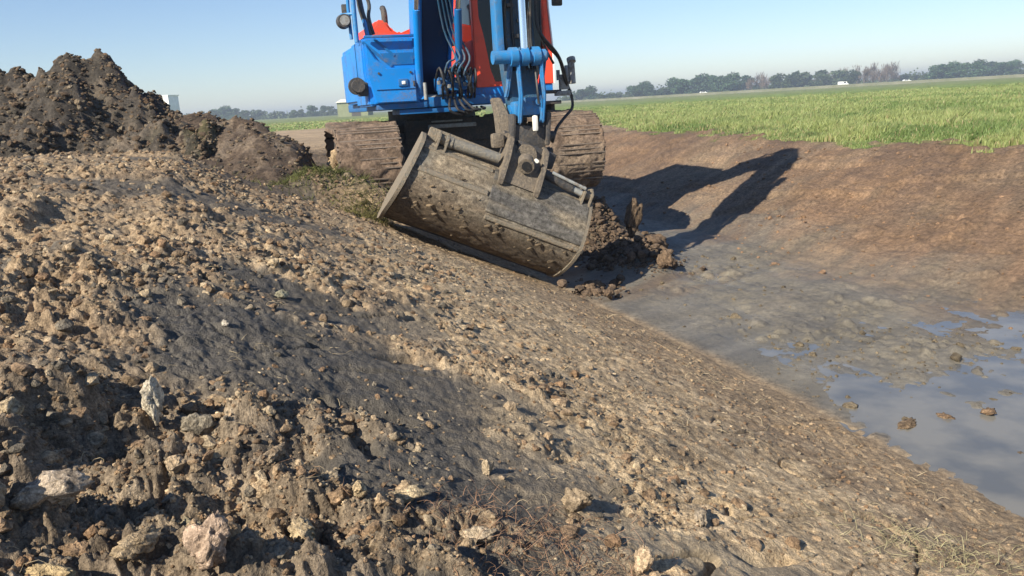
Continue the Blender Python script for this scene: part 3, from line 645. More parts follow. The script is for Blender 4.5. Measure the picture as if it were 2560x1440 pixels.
# undercarriage
m = MB(); m.box((.13, .15, -.50), (1.5, 1.7, .42), bev=.04)
for sx in (-1, 1):
    for sy in (-1.0, 1.3): m.sweep([((.13 + sx * .5, .15 + sy * .3, -.45), (0, .26, 0), (0, 0, .16)), ((.13 + sx * 1.02, .15 + sy * .75, -.58), (0, .2, 0), (0, 0, .13))])
m.box((.13, -.72, -.30), (1.3, .06, .30), bev=.01)
undercarriage = part(m, "undercarriage_frame", M['dark'])
m = MB(); m.box((.06, -1.02, -.235), (.62, .10, .05), bev=.008); m.box((.0, -1.0, -.175), (.40, .06, .022), bev=.004); m.box((-.18, -.9, -.24), (.05, .28, .04)); m.box((.30, -.9, -.24), (.05, .28, .04)); part(m, "front_crossbar", M['grey'], undercarriage)
m = MB(); m.cyl((.13, .2, -.29), (.13, .2, -.015), .62, seg=48); m.cyl((.13, .2, -.22), (.13, .2, -.17), .70, seg=48)
for k in range(24): a = k / 24 * 6.283; m.cyl((.13 + .66 * math.cos(a), .2 + .66 * math.sin(a), -.17), (.13 + .66 * math.cos(a), .2 + .66 * math.sin(a), -.14), .018, seg=6)
part(m, "slew_ring", M['dark'])
def stadium(t, r, y0, y1, zc):
    """point and normal at arc length fraction t"""
    L = abs(y1 - y0); tot = 2 * L + 2 * math.pi * r; q = (t % 1) * tot
    if q < L: return (y0 + q, zc + r, 0, 1)
    q -= L
    if q < math.pi * r: a = q / r; return (y1 + r * math.sin(a), zc + r * math.cos(a), math.sin(a), math.cos(a))
    q -= math.pi * r
    if q < L: return (y1 - q, zc - r, 0, -1)
    q -= L; a = q / r; return (y0 - r * math.sin(a), zc - r * math.cos(a), -math.sin(a), -math.cos(a))
def track(cx, outward, seed):
    y0, y1, zc, r = -1.62, 1.20, -.63, .42; W = .74; n = 40
    m = MB()
    for k in range(n):
        y, z, ny, nz = stadium(k / n, r, y0, y1, zc); a = math.atan2(-ny, nz); R = Matrix.Rotation(a, 3, 'X')
        m.box((cx, y + ny * .015, z + nz * .015), (W, .168, .03), R)
        for g in (-.055, 0.0, .055): m.box(Vector((cx, y, z)) + R @ Vector((0, g, .045)), (W, .014, .036), R)
    tb = part(m, "track_belt", M['track'], smooth=False)
    # mud packed between the grousers
    nt_, nw = 420, 46; T = np.linspace(0, 1, nt_, endpoint=False); Wd = np.linspace(-.5, .5, nw) * (W + .03)
    pts = np.zeros((nt_, nw, 3)); tt, ww = np.meshgrid(T, Wd, indexing='ij')
    dsp = .060 + .024 * fbm(tt * 60, ww * 3.2 + seed, 4, seed) + .012 * fbm(tt * 160, ww * 14, 3, seed + 1) + .040 * np.clip(fbm(tt * 30, ww * 5, 3, seed + 2), 0, 1)
    dsp = np.where(np.abs(ww) > W * .49, -.03, dsp)
    for i, t in enumerate(T):
        y, z, ny, nz = stadium(t, r, y0, y1, zc)
        pts[i, :, 0] = cx + Wd + .012 * np.sin(t * 400); pts[i, :, 1] = y + ny * dsp[i]; pts[i, :, 2] = z + nz * dsp[i] + GZ
    I = np.arange(nt_ * nw).reshape(nt_, nw); J = np.roll(I, -1, 0)
    F = np.stack([I[:, :-1], I[:, 1:], J[:, 1:], J[:, :-1]], -1).reshape(-1, 4)
    f1 = fbm(tt * 22, ww * 2.5, 4, seed + 5).ravel()[:, None]; f2 = fbm(tt * 90, ww * 12, 3, seed + 6).ravel()[:, None]
    C = np.array([.215, .16, .118]) * (1 + .5 * f1 + .5 * f2); C = C + (np.array([.34, .28, .21]) - C) * np.clip(f1 * 1.5 - .3, 0, .7)
    me = np_mesh("packed_mud", pts.reshape(-1, 3), F, 4, M['heap'], np.clip(C, .02, .6)); link(bpy.data.objects.new("packed_mud", me), tb)
    m = MB(); m.box((cx, -.2, -.62), (.30, 2.5, .34), bev=.05)
    for k in range(6): m.cyl((cx - .2, -1.2 + k * .42, -.93), (cx + .2, -1.2 + k * .45, -.93), .10, seg=16)
    for k in (-.5, .8): m.cyl((cx - .15, k, -.33), (cx + .15, k, -.33), .07, seg=14)
    tf = part(m, "track_frame", M['dark'])
    m = MB(); m.cyl((cx - .16, y0, zc), (cx + .16, y0, zc), .36, seg=32); m.cyl((cx - .24, y0, zc), (cx + .24, y0, zc), .16, seg=20); m.cyl((cx - .05, y0, zc), (cx + .05, y0, zc), .40, seg=32); part(m, "idler_wheel", M['mudsteel'])
    m = MB(); m.cyl((cx - .06, y1, zc), (cx + .06, y1, zc), .38, seg=21); m.cyl((cx - .26, y1, zc), (cx + .26, y1, zc), .24, seg=24); part(m, "drive_sprocket", M['dark'])
    if outward < 0:
        P_ = []
        for k in range(90):
            a = rng.uniform(0, 6.28); rr = .40 * math.sqrt(rng.uniform()); P_.append((cx - W * .5 + rng.uniform(.0, .10), y0 + .12 + rr * math.cos(a) * 1.2, zc - .12 + rr * math.sin(a) * .8 + GZ))
        P_ = np.array(P_); Vs, Fs, Cs, off = [], [], [], 0
        for i, p in enumerate(P_):
            v, f = V2[i % 16]; v = v * rng.uniform(.06, .13) + p; Vs.append(v); Fs.append(f + off); off += len(v); Cs.append(np.repeat(np.array([[.42, .32, .20]]) * rng.uniform(.55, 1.1), len(v), 0))
        me = np_mesh("caked_clay", np.vstack(Vs), np.vstack(Fs), 3, M['clod'], np.vstack(Cs), smooth=False); o = link(bpy.data.objects.new("caked_clay", me), tf); o["label"] = "pale dry clay caked into the side of the left track"
track(-1.10, -1, 801); track(1.38, 1, 821)

# revolving deck and bodywork
m = MB(); m.box((.16, -.05, .055), (2.12, 2.7, .11), bev=.02); m.box((-.2, -1.2, -.03), (.9, .5, .06), bev=.01); m.box((.14, -1.42, .07), (1.0, .10, .12), bev=.02)
m.box((-.62, -1.43, .045), (.62, .12, .07), bev=.01)
deck = part(m, "deck", M['blue_dk'])
XZ = lambda p, q, t: (p, t, q)
m = MB(); m.prism([(-1.02, .06), (-.40, .06), (-.38, .20), (-.38, .80), (-.46, .845), (-1.00, .845), (-1.05, .80), (-1.05, .42), (-1.03, .34)], XZ, -1.50, -.55, bev=.022)
tool = part(m, "toolbox", M['blue'])
m = MB(); m.prism([(-.94, .085), (-.44, .085), (-.44, .46), (-.50, .49), (-.78, .49), (-.90, .60), (-1.01, .78), (-1.01, .40)], XZ, -1.545, -1.495, bev=.012); part(m, "front_panel", M['blue'], tool)
m = MB(); m.prism([(-.72, .52), (-.44, .52), (-.44, .66), (-.84, .66)], XZ, -1.508, -1.49, bev=.004); m.box((-.43, -1.505, .70), (.02, .02, .24)); part(m, "recess_panel", M['blue_dk'], tool)
m = MB(); m.sweep([((-1.04, -1.51, .80), (0, .008, 0), (.012, 0, .012)), ((-.70, -1.51, .50), (0, .008, 0), (.012, 0, .012))]); m.sweep([((-.90, -1.51, .83), (0, .008, 0), (.01, 0, .01)), ((-.66, -1.51, .62), (0, .008, 0), (.01, 0, .01))]); part(m, "panel_rib", M['blue_dk'], tool)
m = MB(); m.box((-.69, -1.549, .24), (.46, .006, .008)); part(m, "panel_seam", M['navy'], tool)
m = MB(); m.box((-1.052, -1.02, .5), (.008, .006, .62)); part(m, "panel_seam", M['navy'], tool)
for x_ in (-.88, -.50): m = MB(); m.cyl((x_, -1.545, .43), (x_, -1.56, .43), .014, seg=10); part(m, "bolt_head", M['dark'], tool)
m = MB(); m.box((-.47, -1.556, .30), (.02, .014, .06), bev=.003); part(m, "door_latch", M['dark'], tool)
m = MB(); m.box((-.60, -1.553, .315), (.115, .02, .085), bev=.008); wl = part(m, "marker_recess", M['blue_dk'], tool)
m = MB(); m.box((-.595, -1.565, .312), (.045, .012, .04), bev=.008); part(m, "marker_lens", M['white'], tool)
m = MB(); m.box((-.72, -1.57, .845), (.60, .05, .03), bev=.006)
for k in range(9): m.box((-.98 + k * .065, -1.1, .853), (.012, .7, .012))
part(m, "step_plate", M['blue_dk'], tool)
m = MB(); m.cyl((-1.13, -1.42, .30), (-1.13, -1.56, .30), .075, seg=20); m.cyl((-1.13, -1.38, .30), (-1.13, -1.46, .30), .10, seg=20); m.box((-1.07, -1.45, .26), (.12, .10, .16), bev=.02); part(m, "lower_work_lamp", M['dark'])
m = MB(); m.prism([(-1.00, .11), (-.10, .11), (-.10, .86), (-.95, .86), (-1.00, .80)], XZ, -.54, .75, bev=.03); m.box((.72, .80, .46), (1.1, 1.3, .70), bev=.04); m.box((-.45, 1.0, .46), (.9, .6, .70), bev=.04); part(m, "engine_housing", M['blue'])
m = MB()
hp = [(-.66, .85), (-.64, 1.10), (-.56, 1.21), (-.44, 1.20), (-.36, 1.08), (-.26, 1.02), (-.16, 1.06), (.0, 1.12), (.25, 1.14), (.5, 1.12), (1.2, 1.10), (1.28, .86)]
m.prism(hp, XZ, .1, 1.7, bev=.03); hood = part(m, "engine_hood", M['red'])
m = MB(); m.cyl((-.30, .9, 1.0), (-.30, .9, 1.35), .045); m.tube([(-.30, .9, 1.34), (-.30, .93, 1.42), (-.30, 1.0, 1.46)], .045); part(m, "exhaust_pipe", M['dark'], hood)
m = MB(); m.prism([(-.86, 1.2), (-.84, 1.45), (-.6, 1.7), (.13, 1.8), (1.0, 1.7), (1.25, 1.45), (1.3, 1.2)], lambda p, q, t: (p, q, t), .13, .90, bev=.05); part(m, "counterweight", M['red'])
# handrail, mirrors, lamp on the left of the deck
m = MB(); m.tube([(-1.08, -1.42, .80), (-1.08, -1.42, 1.2), (-1.06, -1.42, 1.75), (-1.0, -1.3, 1.92), (-.95, -.9, 1.92), (-.95, -.6, 1.8), (-.95, -.55, .85)], .028, 10)
m.tube([(-1.13, -1.35, .84), (-1.13, -1.35, 1.30), (-1.08, -1.42, 1.42)], .02, 8); m.tube([(-.93, -1.30, .85), (-.98, -1.32, 1.25), (-1.06, -1.42, 1.62)], .026, 8)
m.tube([(-1.08, -1.42, 1.12), (-1.17, -1.36, 1.12), (-1.22, -1.3, 1.12)], .018, 8); part(m, "handrail", M['blue_arm'])
m = MB(); m.tube([(-.90, -1.25, .86), (-.93, -1.28, 1.0), (-.99, -1.33, 1.22), (-1.0, -1.36, 1.5)], .034, 8); m.tube([(-.84, -1.2, .9), (-.88, -1.2, 1.1), (-.86, -1.2, 1.24), (-.90, -1.2, 1.4)], .022, 8); part(m, "rail_hose", M['dark'])
m = MB(); m.cyl((-1.20, -1.30, 1.045), (-1.20, -1.44, 1.045), .085, .075, seg=24); m.box((-1.16, -1.30, 1.16), (.09, .05, .16), bev=.012); lamp = part(m, "work_lamp", M['dark'])
m = MB(); m.cyl((-1.20, -1.436, 1.045), (-1.20, -1.449, 1.045), .056, seg=24); part(m, "lamp_lens", M['grey'], lamp)
# cab
m = MB(); m.box((.85, -.62, .16), (1.05, 1.56, .12), bev=.02); part(m, "cab_base", M['blue'])
cab = MB()
cab.prism([(.345, .215), (.62, .215), (.545, .42), (.515, .62), (.475, .86), (.43, 1.05), (.42, 1.86), (.345, 1.86)], XZ, -1.42, -1.33, bev=.012)
cab.prism([(1.17, .215), (1.375, .215), (1.375, .66), (1.34, 1.1), (1.30, 1.86), (1.235, 1.86), (1.275, 1.0), (1.27, .66), (1.22, .42)], XZ, -1.42, -1.33, bev=.012)
cab.box((.86, -1.375, .245), (.70, .05, .06), bev=.01)
for x_, y_ in ((.37, -.62), (1.33, -.62), (.37, .12), (1.33, .12)): cab.box((x_, y_, 1.03), (.06, .08, 1.65), bev=.012)
for x_ in (.37, 1.33): cab.box((x_, -.62, .50), (.05, 1.5, .58), bev=.01)
cab.box((.84, .13, .55), (.98, .05, .66), bev=.01); cab.box((.83, -.62, 1.89), (1.04, 1.62, .09), bev=.03); cab.box((.83, -1.36, 1.84), (.92, .06, .06))
cabo = part(cab, "cab", M['red'])
m = MB(); m.prism([(1.378, .22), (1.392, .22), (1.392, .66), (1.356, 1.1), (1.32, 1.80), (1.304, 1.80), (1.343, 1.1), (1.378, .66)], XZ, -1.43, -1.20); part(m, "edge_trim", M['white'], cabo)
m = MB(); m.poly([(.46, -1.372, .27), (1.24, -1.372, .27), (1.26, -1.372, 1.82), (.42, -1.372, 1.82)], [(0, 1, 2, 3)])
m.box((.84, -1.372, 1.05), (.80, .006, 1.54)); part(m, "windscreen", M['glass'], cabo, smooth=False)
for x_ in (.365, 1.335): m = MB(); m.box((x_, -.62, 1.30), (.006, 1.40, 1.06)); part(m, "side_window", M['glass'], cabo, smooth=False)
m = MB(); m.box((.85, -.35, .55), (.48, .46, .16), bev=.04); m.box((.85, -.10, .95), (.46, .12, .70), bev=.05); m.box((.85, -.35, .34), (.3, .3, .26), bev=.02); part(m, "driver_seat", M['black'], cabo)
m = MB(); m.box((.62, -1.0, .62), (.12, .3, .5), bev=.03); m.cyl((.64, -.95, .8), (.64, -1.0, 1.05), .02); part(m, "control_lever", M['black'], cabo)
m = MB(); m.tube([(1.30, -1.36, 1.70), (1.42, -1.38, 1.72), (1.50, -1.36, 1.66), (1.52, -1.34, 1.5)], .014, 8); m.box((1.50, -1.34, 1.33), (.14, .05, .32), bev=.02); part(m, "mirror", M['black'], cabo)
m = MB(); m.box((1.29, -1.1, -.02), (.46, .42, .045), bev=.008); m.box((1.10, -1.0, .03), (.05, .3, .1)); m.box((1.46, -1.0, -.07), (.05, .3, .1)); part(m, "side_step", M['dark'])

# boom: rises steeply from the deck, then reaches forward
def st(cx, cy, cz, w_, d_, el):
    el = math.radians(el); return ((cx, cy, cz), (w_ / 2, 0, 0), (0, -math.sin(el) * d_ / 2, -math.cos(el) * d_ / 2))
m = MB(); m.sweep([st(-.10, -.85, .22, .32, .30, 50), st(-.15, -1.20, .74, .33, .44, 56), st(-.20, -1.66, 1.42, .34, .52, 56), st(-.15, -2.08, 2.20, .34, .52, 52), st(.03, -2.85, 3.15, .34, .46, 40), st(.10, -3.5, 3.55, .32, .36, 26)])
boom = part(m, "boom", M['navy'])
m = MB()
for sx in (-1, 1):
    m = MB(); m.sweep([((-.10 + sx * .18, -.95, .22), (.014, 0, 0), (0, -.17, -.17)), ((-.15 + sx * .185, -1.20, .74), (.014, 0, 0), (0, -.24, -.16)), ((-.20 + sx * .19, -1.66, 1.42), (.014, 0, 0), (0, -.26, -.18)), ((-.15 + sx * .185, -2.08, 2.20), (.014, 0, 0), (0, -.24, -.19))])
    part(m, "side_plate", M['blue'], boom)
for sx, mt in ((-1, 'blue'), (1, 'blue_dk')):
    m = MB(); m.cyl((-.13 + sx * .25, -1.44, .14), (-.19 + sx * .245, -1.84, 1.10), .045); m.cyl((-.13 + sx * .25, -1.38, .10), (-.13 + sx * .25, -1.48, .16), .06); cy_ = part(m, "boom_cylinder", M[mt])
    m = MB(); m.cyl((-.19 + sx * .245, -1.84, 1.10), (-.19 + sx * .24, -2.08, 1.66), .028); part(m, "piston_rod", M['chrome'], cy_)
for pin in (((-.38, -.92, .26), (.20, -.92, .26), .08), ((-.42, -1.42, .12), (.18, -1.42, .12), .04), ((-.46, -2.09, 1.68), (.08, -2.09, 1.68), .04)):
    m = MB(); m.cyl(*pin); part(m, "boom_pin", M['grey'], boom)
m = MB(); m.cyl((-.19, -1.45, 1.72), (-.08, -2.3, 2.95), .065); m.cyl((-.08, -2.3, 2.95), (.08, -3.15, 3.85), .035); part(m, "arm_cylinder", M['blue_arm'], boom)
# valves and hoses at the boom foot
m = MB(); m.box((.05, -1.42, .27), (.46, .22, .16), bev=.02); m.box((-.12, -1.50, .20), (.10, .12, .10), bev=.01); m.box((.22, -1.50, .33), (.12, .12, .12), bev=.01)
for k in range(6): m.cyl((-.14 + k * .075, -1.52, .34), (-.14 + k * .075, -1.60, .34 + .02 * (k % 3)), .022, seg=8)
part(m, "valve_block", M['blue_dk'])
m = MB()
m.cyl((-.34, -1.56, .10), (-.34, -1.56, .30), .022, seg=10); part(m, "hose_fitting", M['grey'])
for k in range(5): m = MB(); m.box((-.16 + k * .1 + rng.uniform(-.02, .02), -1.60, .17 + rng.uniform(0, .16)), (.035, .03, .045), bev=.004); part(m, "hose_fitting", M['grey'])
hr = np.random.default_rng(5); m = MB()
for k in range(9):
    x0 = -.20 + .055 * k; x1 = x0 + hr.uniform(-.1, .16)
    m.tube([(x0, -1.56, .34), (x0 + hr.uniform(-.03, .03), -1.70, .46 + hr.uniform(-.05, .04)), ((x0 + x1) / 2, -1.74, .36 + hr.uniform(-.1, .02)), (x1, -1.66, .20 + hr.uniform(-.06, .06)), (x1 + .03, -1.5, .10)], .015, 8)
for k in range(4): m.tube([(-.05 + .05 * k, -1.60, .10), (-.1 + .1 * k, -1.75, -.04), (.05 + .1 * k, -1.7, -.10 + .02 * k), (.2 + .06 * k, -1.45, -.02)], .016, 8)
part(m, "foot_hose", M['black'])
m = MB()
for k in range(4): m.tube([(-.12 + .08 * k, -1.62, .30), (-.10 + .07 * k, -1.78, .50 - .03 * k), (.02 + .06 * k, -1.70, .58), (-.10 + .05 * k, -1.72, .9), (-.26 + .04 * k, -2.06, 1.5)], .012, 8)
part(m, "thin_hose", M['arm_dk'])

# arm and linkage
m = MB(); AP = Vector((.10, -3.30, 2.80)); J = Vector((.14, -3.68, -.10))
m.sweep([((.10, -3.2, 3.95), (.12, 0, 0), (0, .14, 0)), ((.10, -3.42, 3.45), (.16, 0, 0), (0, .28, .05)), ((.11, -3.50, 2.1), (.16, 0, 0), (0, .26, .03)), ((.12, -3.55, .9), (.155, 0, 0), (0, .17, .02)), ((.13, -3.64, .25), (.15, 0, 0), (0, .12, .02)), ((.14, -3.68, -.08), (.14, 0, 0), (0, .09, 0))])
arm = part(m, "arm", M['arm_dk'])
m = MB(); m.box((-.115, -3.80, 1.30), (.07, .16, 1.70), bev=.012); m.box((-.085, -3.78, .44), (.10, .14, .10), bev=.015); part(m, "side_rail", M['blue_arm'], arm)
m = MB(); m.cyl((.085, -3.93, 1.45), (.085, -3.93, 2.75), .075); m.cyl((.085, -3.93, 1.40), (.085, -3.93, 1.47), .072); bc = part(m, "bucket_cylinder", M['blue_arm'], arm)
m = MB(); m.cyl((.085, -3.95, .46), (.085, -3.93, 1.42), .037); part(m, "cylinder_rod", M['chrome'], bc)
m = MB(); m.cyl((-.22, -3.93, .42), (.30, -3.93, .42), .062)
for x_ in (-.02, .085, .20): m.cyl((x_ - .035, -3.93, .42), (x_ + .035, -3.93, .42), .088)
m.cyl((.32, -3.93, .42), (.29, -3.93, .42), .045); part(m, "rod_pin", M['blue_arm'], arm)
m = MB()
for x_ in (-.035, .30): m.sweep([((x_, -3.93, .45), (.014, 0, 0), (0, .05, 0)), ((x_, -3.78, .14), (.014, 0, 0), (0, .05, 0)), ((x_, -3.70, .05), (.014, 0, 0), (0, .05, 0))])
for x_ in (.02, .25): m.sweep([((x_, -3.94, .38), (.016, 0, 0), (0, .04, 0)), ((x_ + .01, -3.96, .05), (.016, 0, 0), (0, .035, 0)), ((x_, -3.90, -.20), (.016, 0, 0), (0, .04, 0))])
part(m, "link_bar", M['blue_arm'], arm)
m = MB(); m.box((.14, -3.80, -.055), (.30, .16, .14), bev=.025); m.box((.14, -3.86, .02), (.20, .04, .05), bev=.008)
for x_ in (.06, .22): m.cyl((x_, -3.87, .0), (x_, -3.90, .0), .028, seg=10)
m.cyl((-.02, -3.72, -.08), (.31, -3.72, -.08), .065); part(m, "arm_end_boss", M['blue_arm'], arm)
m = MB(); m.tube([(.20, -3.92, .30), (.19, -3.98, .1), (.2, -3.97, -.02)], .012, 6)
for k, (x_, yy) in enumerate([(-.05, -3.76), (-.015, -3.80), (.03, -3.78), (.145, -3.80), (.19, -3.78), (.235, -3.80)]):
    m.tube([(x_ + .02, -3.55, 2.6), (x_, yy - .02, 2.0), (x_ + .02 * math.sin(k * 2), yy - .02, 1.4), (x_ - .015 * math.cos(k), yy, 1.0), (x_ + .02 * math.cos(k * 3), yy + .02, .6), (x_ * .8 + .03, -3.86, .30)], .015, 8)
part(m, "arm_hose", M['black'], arm)
for k in range(7): m = MB(); z_ = .62 + .14 * k; m.box((.09 + .06 * math.sin(k * 2.3), -3.76, z_), (.07, .05, .035), bev=.006); part(m, "hose_clip", M['dark'], arm)
for pts, r_ in (([(.28, -3.72, 1.9), (.30, -3.78, 1.2), (.28, -3.8, .75), (.34, -3.80, .60), (.50, -3.72, .46), (.60, -3.62, .34), (.68, -3.52, .18), (.745, -3.48, .04), (.74, -3.50, -.08), (.62, -3.58, -.17), (.50, -3.65, -.27), (.42, -3.72, -.40)], .0155),
                ([(.30, -3.70, 1.8), (.33, -3.74, 1.1), (.31, -3.76, .70), (.40, -3.76, .52), (.55, -3.66, .40), (.64, -3.56, .22), (.70, -3.50, .12)], .012),
                ([(.24, -3.68, 1.6), (.36, -3.70, 1.2), (.35, -3.72, .9), (.345, -3.74, .62), (.40, -3.70, .50), (.50, -3.64, .36)], .012)):
    m = MB(); m.tube(pts, r_, 8); part(m, "looped_hose", M['black'], arm)
m = MB(); m.box((.66, -3.50, .18), (.10, .05, .15), bev=.01); m.cyl((.745, -3.52, .16), (.745, -3.50, .385), .036, seg=12); m.cyl((.745, -3.52, .37), (.745, -3.50, .41), .045, seg=12); m.box((.64, -3.50, .07), (.16, .06, .05), bev=.008)
m.cyl((.60, -3.5, .20), (.60, -3.5, .30), .02, seg=8); m.cyl((.69, -3.52, .24), (.69, -3.5, .34), .018, seg=8); part(m, "hose_coupling", M['grey'], arm)
m = MB(); m.tube([(.28, -3.62, .10), (.45, -3.55, .09), (.62, -3.5, .09)], .018, 8); part(m, "coupling_bracket", M['dark'], arm)
m = MB(); m.sweep([((-.12, -3.62, .06), (.045, 0, 0), (0, .05, 0)), ((-.10, -3.72, -.10), (.06, 0, 0), (0, .07, 0)), ((-.12, -3.80, -.34), (.05, 0, 0), (0, .07, 0))]); m.box((-.20, -3.86, -.34), (.12, .10, .14), bev=.03); part(m, "hitch_link", M['mudsteel'], arm)
# quick hitch
m = MB(); m.box((.12, -3.74, -.33), (.36, .30, .22), Matrix.Rotation(.15, 3, 'Y'), bev=.03); m.box((.15, -3.80, -.50), (.42, .34, .16), Matrix.Rotation(.42, 3, 'Y'), bev=.03)
for x_ in (-.05, .31): m.box((x_, -3.74, -.26), (.05, .36, .32), Matrix.Rotation(.1, 3, 'Y'), bev=.02)
m.cyl((-.12, -3.80, -.28), (.40, -3.80, -.34), .05); m.cyl((-.10, -3.68, -.44), (.42, -3.68, -.50), .045); hitch = part(m, "quick_hitch", M['dark'])
m = MB(); m.box((.165, -3.94, -.20), (.05, .05, .15), bev=.02); part(m, "bright_hitch_pin", M['palewhite'], hitch)

# the tracks stand slightly askew under the turned upper body
PV = Vector((.13, -1.62, 0)); RU = Matrix.Rotation(math.radians(-4), 3, 'Z')
for o in list(ex.children):
    if o.name.split('.')[0] in ("undercarriage_frame", "track_belt", "track_frame", "idler_wheel", "drive_sprocket"):
        o.rotation_euler = (0, 0, math.radians(-4)); o.location = PV - RU @ PV
# the tilting ditch bucket
TA = math.radians(24.5); Wv = Vector((math.cos(TA), 0, -math.sin(TA))); GA = math.radians(-9); Wv = Vector((math.cos(TA) * math.cos(GA), math.cos(TA) * math.sin(GA), -math.sin(TA))); Yv = Vector((-math.sin(GA), math.cos(GA), 0)); Nv = Wv.cross(Yv); BC = Vector((-.07, -3.93, -.68))
def B(a, y_, h): return BC + Wv * a + Yv * y_ + Nv * h
prof = [(.16, .03), (-.08, .02), (-.20, -.05), (-.30, -.16), (-.38, -.29), (-.42, -.42), (-.37, -.53), (-.24, -.65), (-.07, -.745), (.12, -.80), (.32, -.82)]
def cr(P_, n):
    out = []
    for i in range(len(P_) - 1):
        a = np.array(P_[max(i - 1, 0)]); b = np.array(P_[i]); c = np.array(P_[i + 1]); d = np.array(P_[min(i + 2, len(P_) - 1)])
        for k in range(n): t = k / n; out.append(.5 * (2 * b + (c - a) * t + (2 * a - 5 * b + 4 * c - d) * t * t + (3 * b - a - 3 * c + d) * t ** 3))
    out.append(np.array(P_[-1])); return np.array(out)
pp_ = cr(prof, 9); npf = len(pp_)
tg = np.gradient(pp_, axis=0); nn = np.stack([-tg[:, 1], tg[:, 0]], 1); nn /= np.linalg.norm(nn, axis=1)[:, None]; nn = np.where((nn[:, :1] * -1 + nn[:, 1:] * .3) * 1 > 0, nn, nn)
if nn[npf // 2, 0] > 0: nn = -nn
def shell(name, a0f, a1f, i0, i1, off0, thick, mat, na_=150, noise=.010, seed=0, parent=None, label=None, attr=None):
    pr = pp_[i0:i1]; q = nn[i0:i1]; k = len(pr); V_ = []
    tt = np.linspace(0, 1, na_); ii, jj = np.meshgrid(np.arange(na_), np.arange(k), indexing='ij')
    hh = pr[:, 1]; a0 = a0f(hh); a1 = a1f(hh); A_ = a0[None] + (a1 - a0)[None] * tt[:, None]
    ds = off0 + noise * (fbm(A_ * 2.4 + seed, hh[None] * 9 + 0 * A_, 4, 880 + seed) + .35 * fbm(A_ * 14, hh[None] * 34 + 0 * A_, 3, 885 + seed))
    out = []
    for s_ in (0, 1):
        D = ds if s_ == 0 else np.full_like(ds, off0 - thick)
        yy = pr[None, :, 0] + q[None, :, 0] * D; zz = pr[None, :, 1] + q[None, :, 1] * D
        c = np.array(BC)[None, None] + A_[..., None] * np.array(Wv) + yy[..., None] * np.array(Yv) + zz[..., None] * np.array(Nv); c[..., 2] += GZ; out.append(c.reshape(-1, 3))
    n0 = na_ * k; I = np.arange(n0).reshape(na_, k); K = I + n0
    Fa = np.stack([I[:-1, :-1], I[1:, :-1], I[1:, 1:], I[:-1, 1:]], -1).reshape(-1, 4); Fb = (Fa + n0)[:, ::-1]
    def wall(e, g): return np.stack([e[:-1], e[1:], g[1:], g[:-1]], -1)
    F = np.vstack([Fa, Fb, wall(I[:, 0], K[:, 0])[:, ::-1], wall(I[:, -1], K[:, -1]), wall(I[0], K[0]), wall(I[-1], K[-1])[:, ::-1]])
    col_ = None
    if attr:
        f1 = fbm(A_ * 3, hh[None] * 6 + 0 * A_, 4, 890); f2 = fbm(A_ * 9, hh[None] * 40 + 0 * A_, 4, 895)
        grey = np.array([.24, .225, .185]); tn = np.array([.33, .28, .205]); dk = np.array([.11, .085, .06])
        C = grey + (tn - grey) * np.clip(.5 + 1.3 * f1, 0, 1)[..., None]; low = np.clip((-.27 - hh[None] + .18 * f1) * 4, 0, 1)[..., None]
        if attr == 2: C = np.array([.155, .152, .140]) + (np.array([.30, .26, .19]) - np.array([.155, .152, .140])) * np.clip(1.5 * fbm(A_ * 1.6, hh[None] * 14 + 0 * A_, 4, 897) + .6 * f1 - .05, 0, .8)[..., None]; low = low * 0
        C = C + (dk * 1.3 - C) * low * .75; C = C * (1 + .55 * f2[..., None]); col_ = np.vstack([C.reshape(-1, 3)] * 2)
    me = np_mesh(name, np.vstack(out), F, 4, mat, None if col_ is None else np.clip(col_, .02, .6))
    o = link(bpy.data.objects.new(name, me), parent or ex)
    if label: o["label"] = label
    return o
aL = lambda h: -.93 + .20 * np.clip(h, -1, 0) * .7; aR = lambda h: .77 + .04 * h
bucket = shell("bucket_shell", aL, aR, 0, npf, 0, .022, M['heap'], 220, .009, 0, attr=True, label="wide bucket shell smeared with drying clay")
wp0 = lambda h: -.22 + 0 * h + .0; wp1 = lambda h: .755 + 0 * h
shell("wear_plate", wp0, wp1, 14, 44, .016, .02, M['heap'], 120, .004, 3, bucket, attr=2, label="smooth dark grey wear plate on the right half of the bucket")
shell("weld_ridge", lambda h: -.92 + 0 * h, lambda h: -.24 + 0 * h, 31, 35, .014, .02, M['buckclay'], 80, .004, 5, bucket)
shell("weld_ridge", lambda h: -.92 + 0 * h, lambda h: -.24 + 0 * h, 15, 19, .012, .02, M['buckclay'], 80, .004, 6, bucket)
shell("weld_ridge", lambda h: -.21 + 0 * h, lambda h: .79 + 0 * h, 45, 49, .014, .02, M['buckclay'], 80, .004, 7, bucket)
def side(a_top, a_bot, thick, mat, grow, name, label=None):
    pl = [(p[0] + q[0] * grow, p[1] + q[1] * grow) for p, q in zip(pp_[::3], nn[::3])]
    pl = pl + [(.34, -.83), (.36, -.62), (.26, -.3), (.20, .0)]
    m = MB(); f = lambda p, q, t: tuple(B(a_top + (a_bot - a_top) * min(1, max(0, -q / .74)) + t, p, q)); m.prism(pl, f, -thick / 2, thick / 2)
    return part(m, name, mat, bucket, label)
side(-.945, -1.065, .035, M['buckclay'], .045, "side_plate", "pinkish tan left side plate standing proud of the bucket"); side(.775, .745, .03, M['buckclay'], .02, "side_plate")
m = MB(); m.prism([(-.02, .02), (.20, .02), (.20, .15), (.02, .15)], lambda p, q, t: tuple(B(t, p, q)), -.90, .10, bev=.01); part(m, "top_beam", M['buckclay'], bucket)
m = MB(); m.prism([(.04, .02), (.20, .02), (.20, .11), (.06, .11)], lambda p, q, t: tuple(B(t, p, q)), .10, .78, bev=.01); part(m, "top_beam", M['buckdark'], bucket)
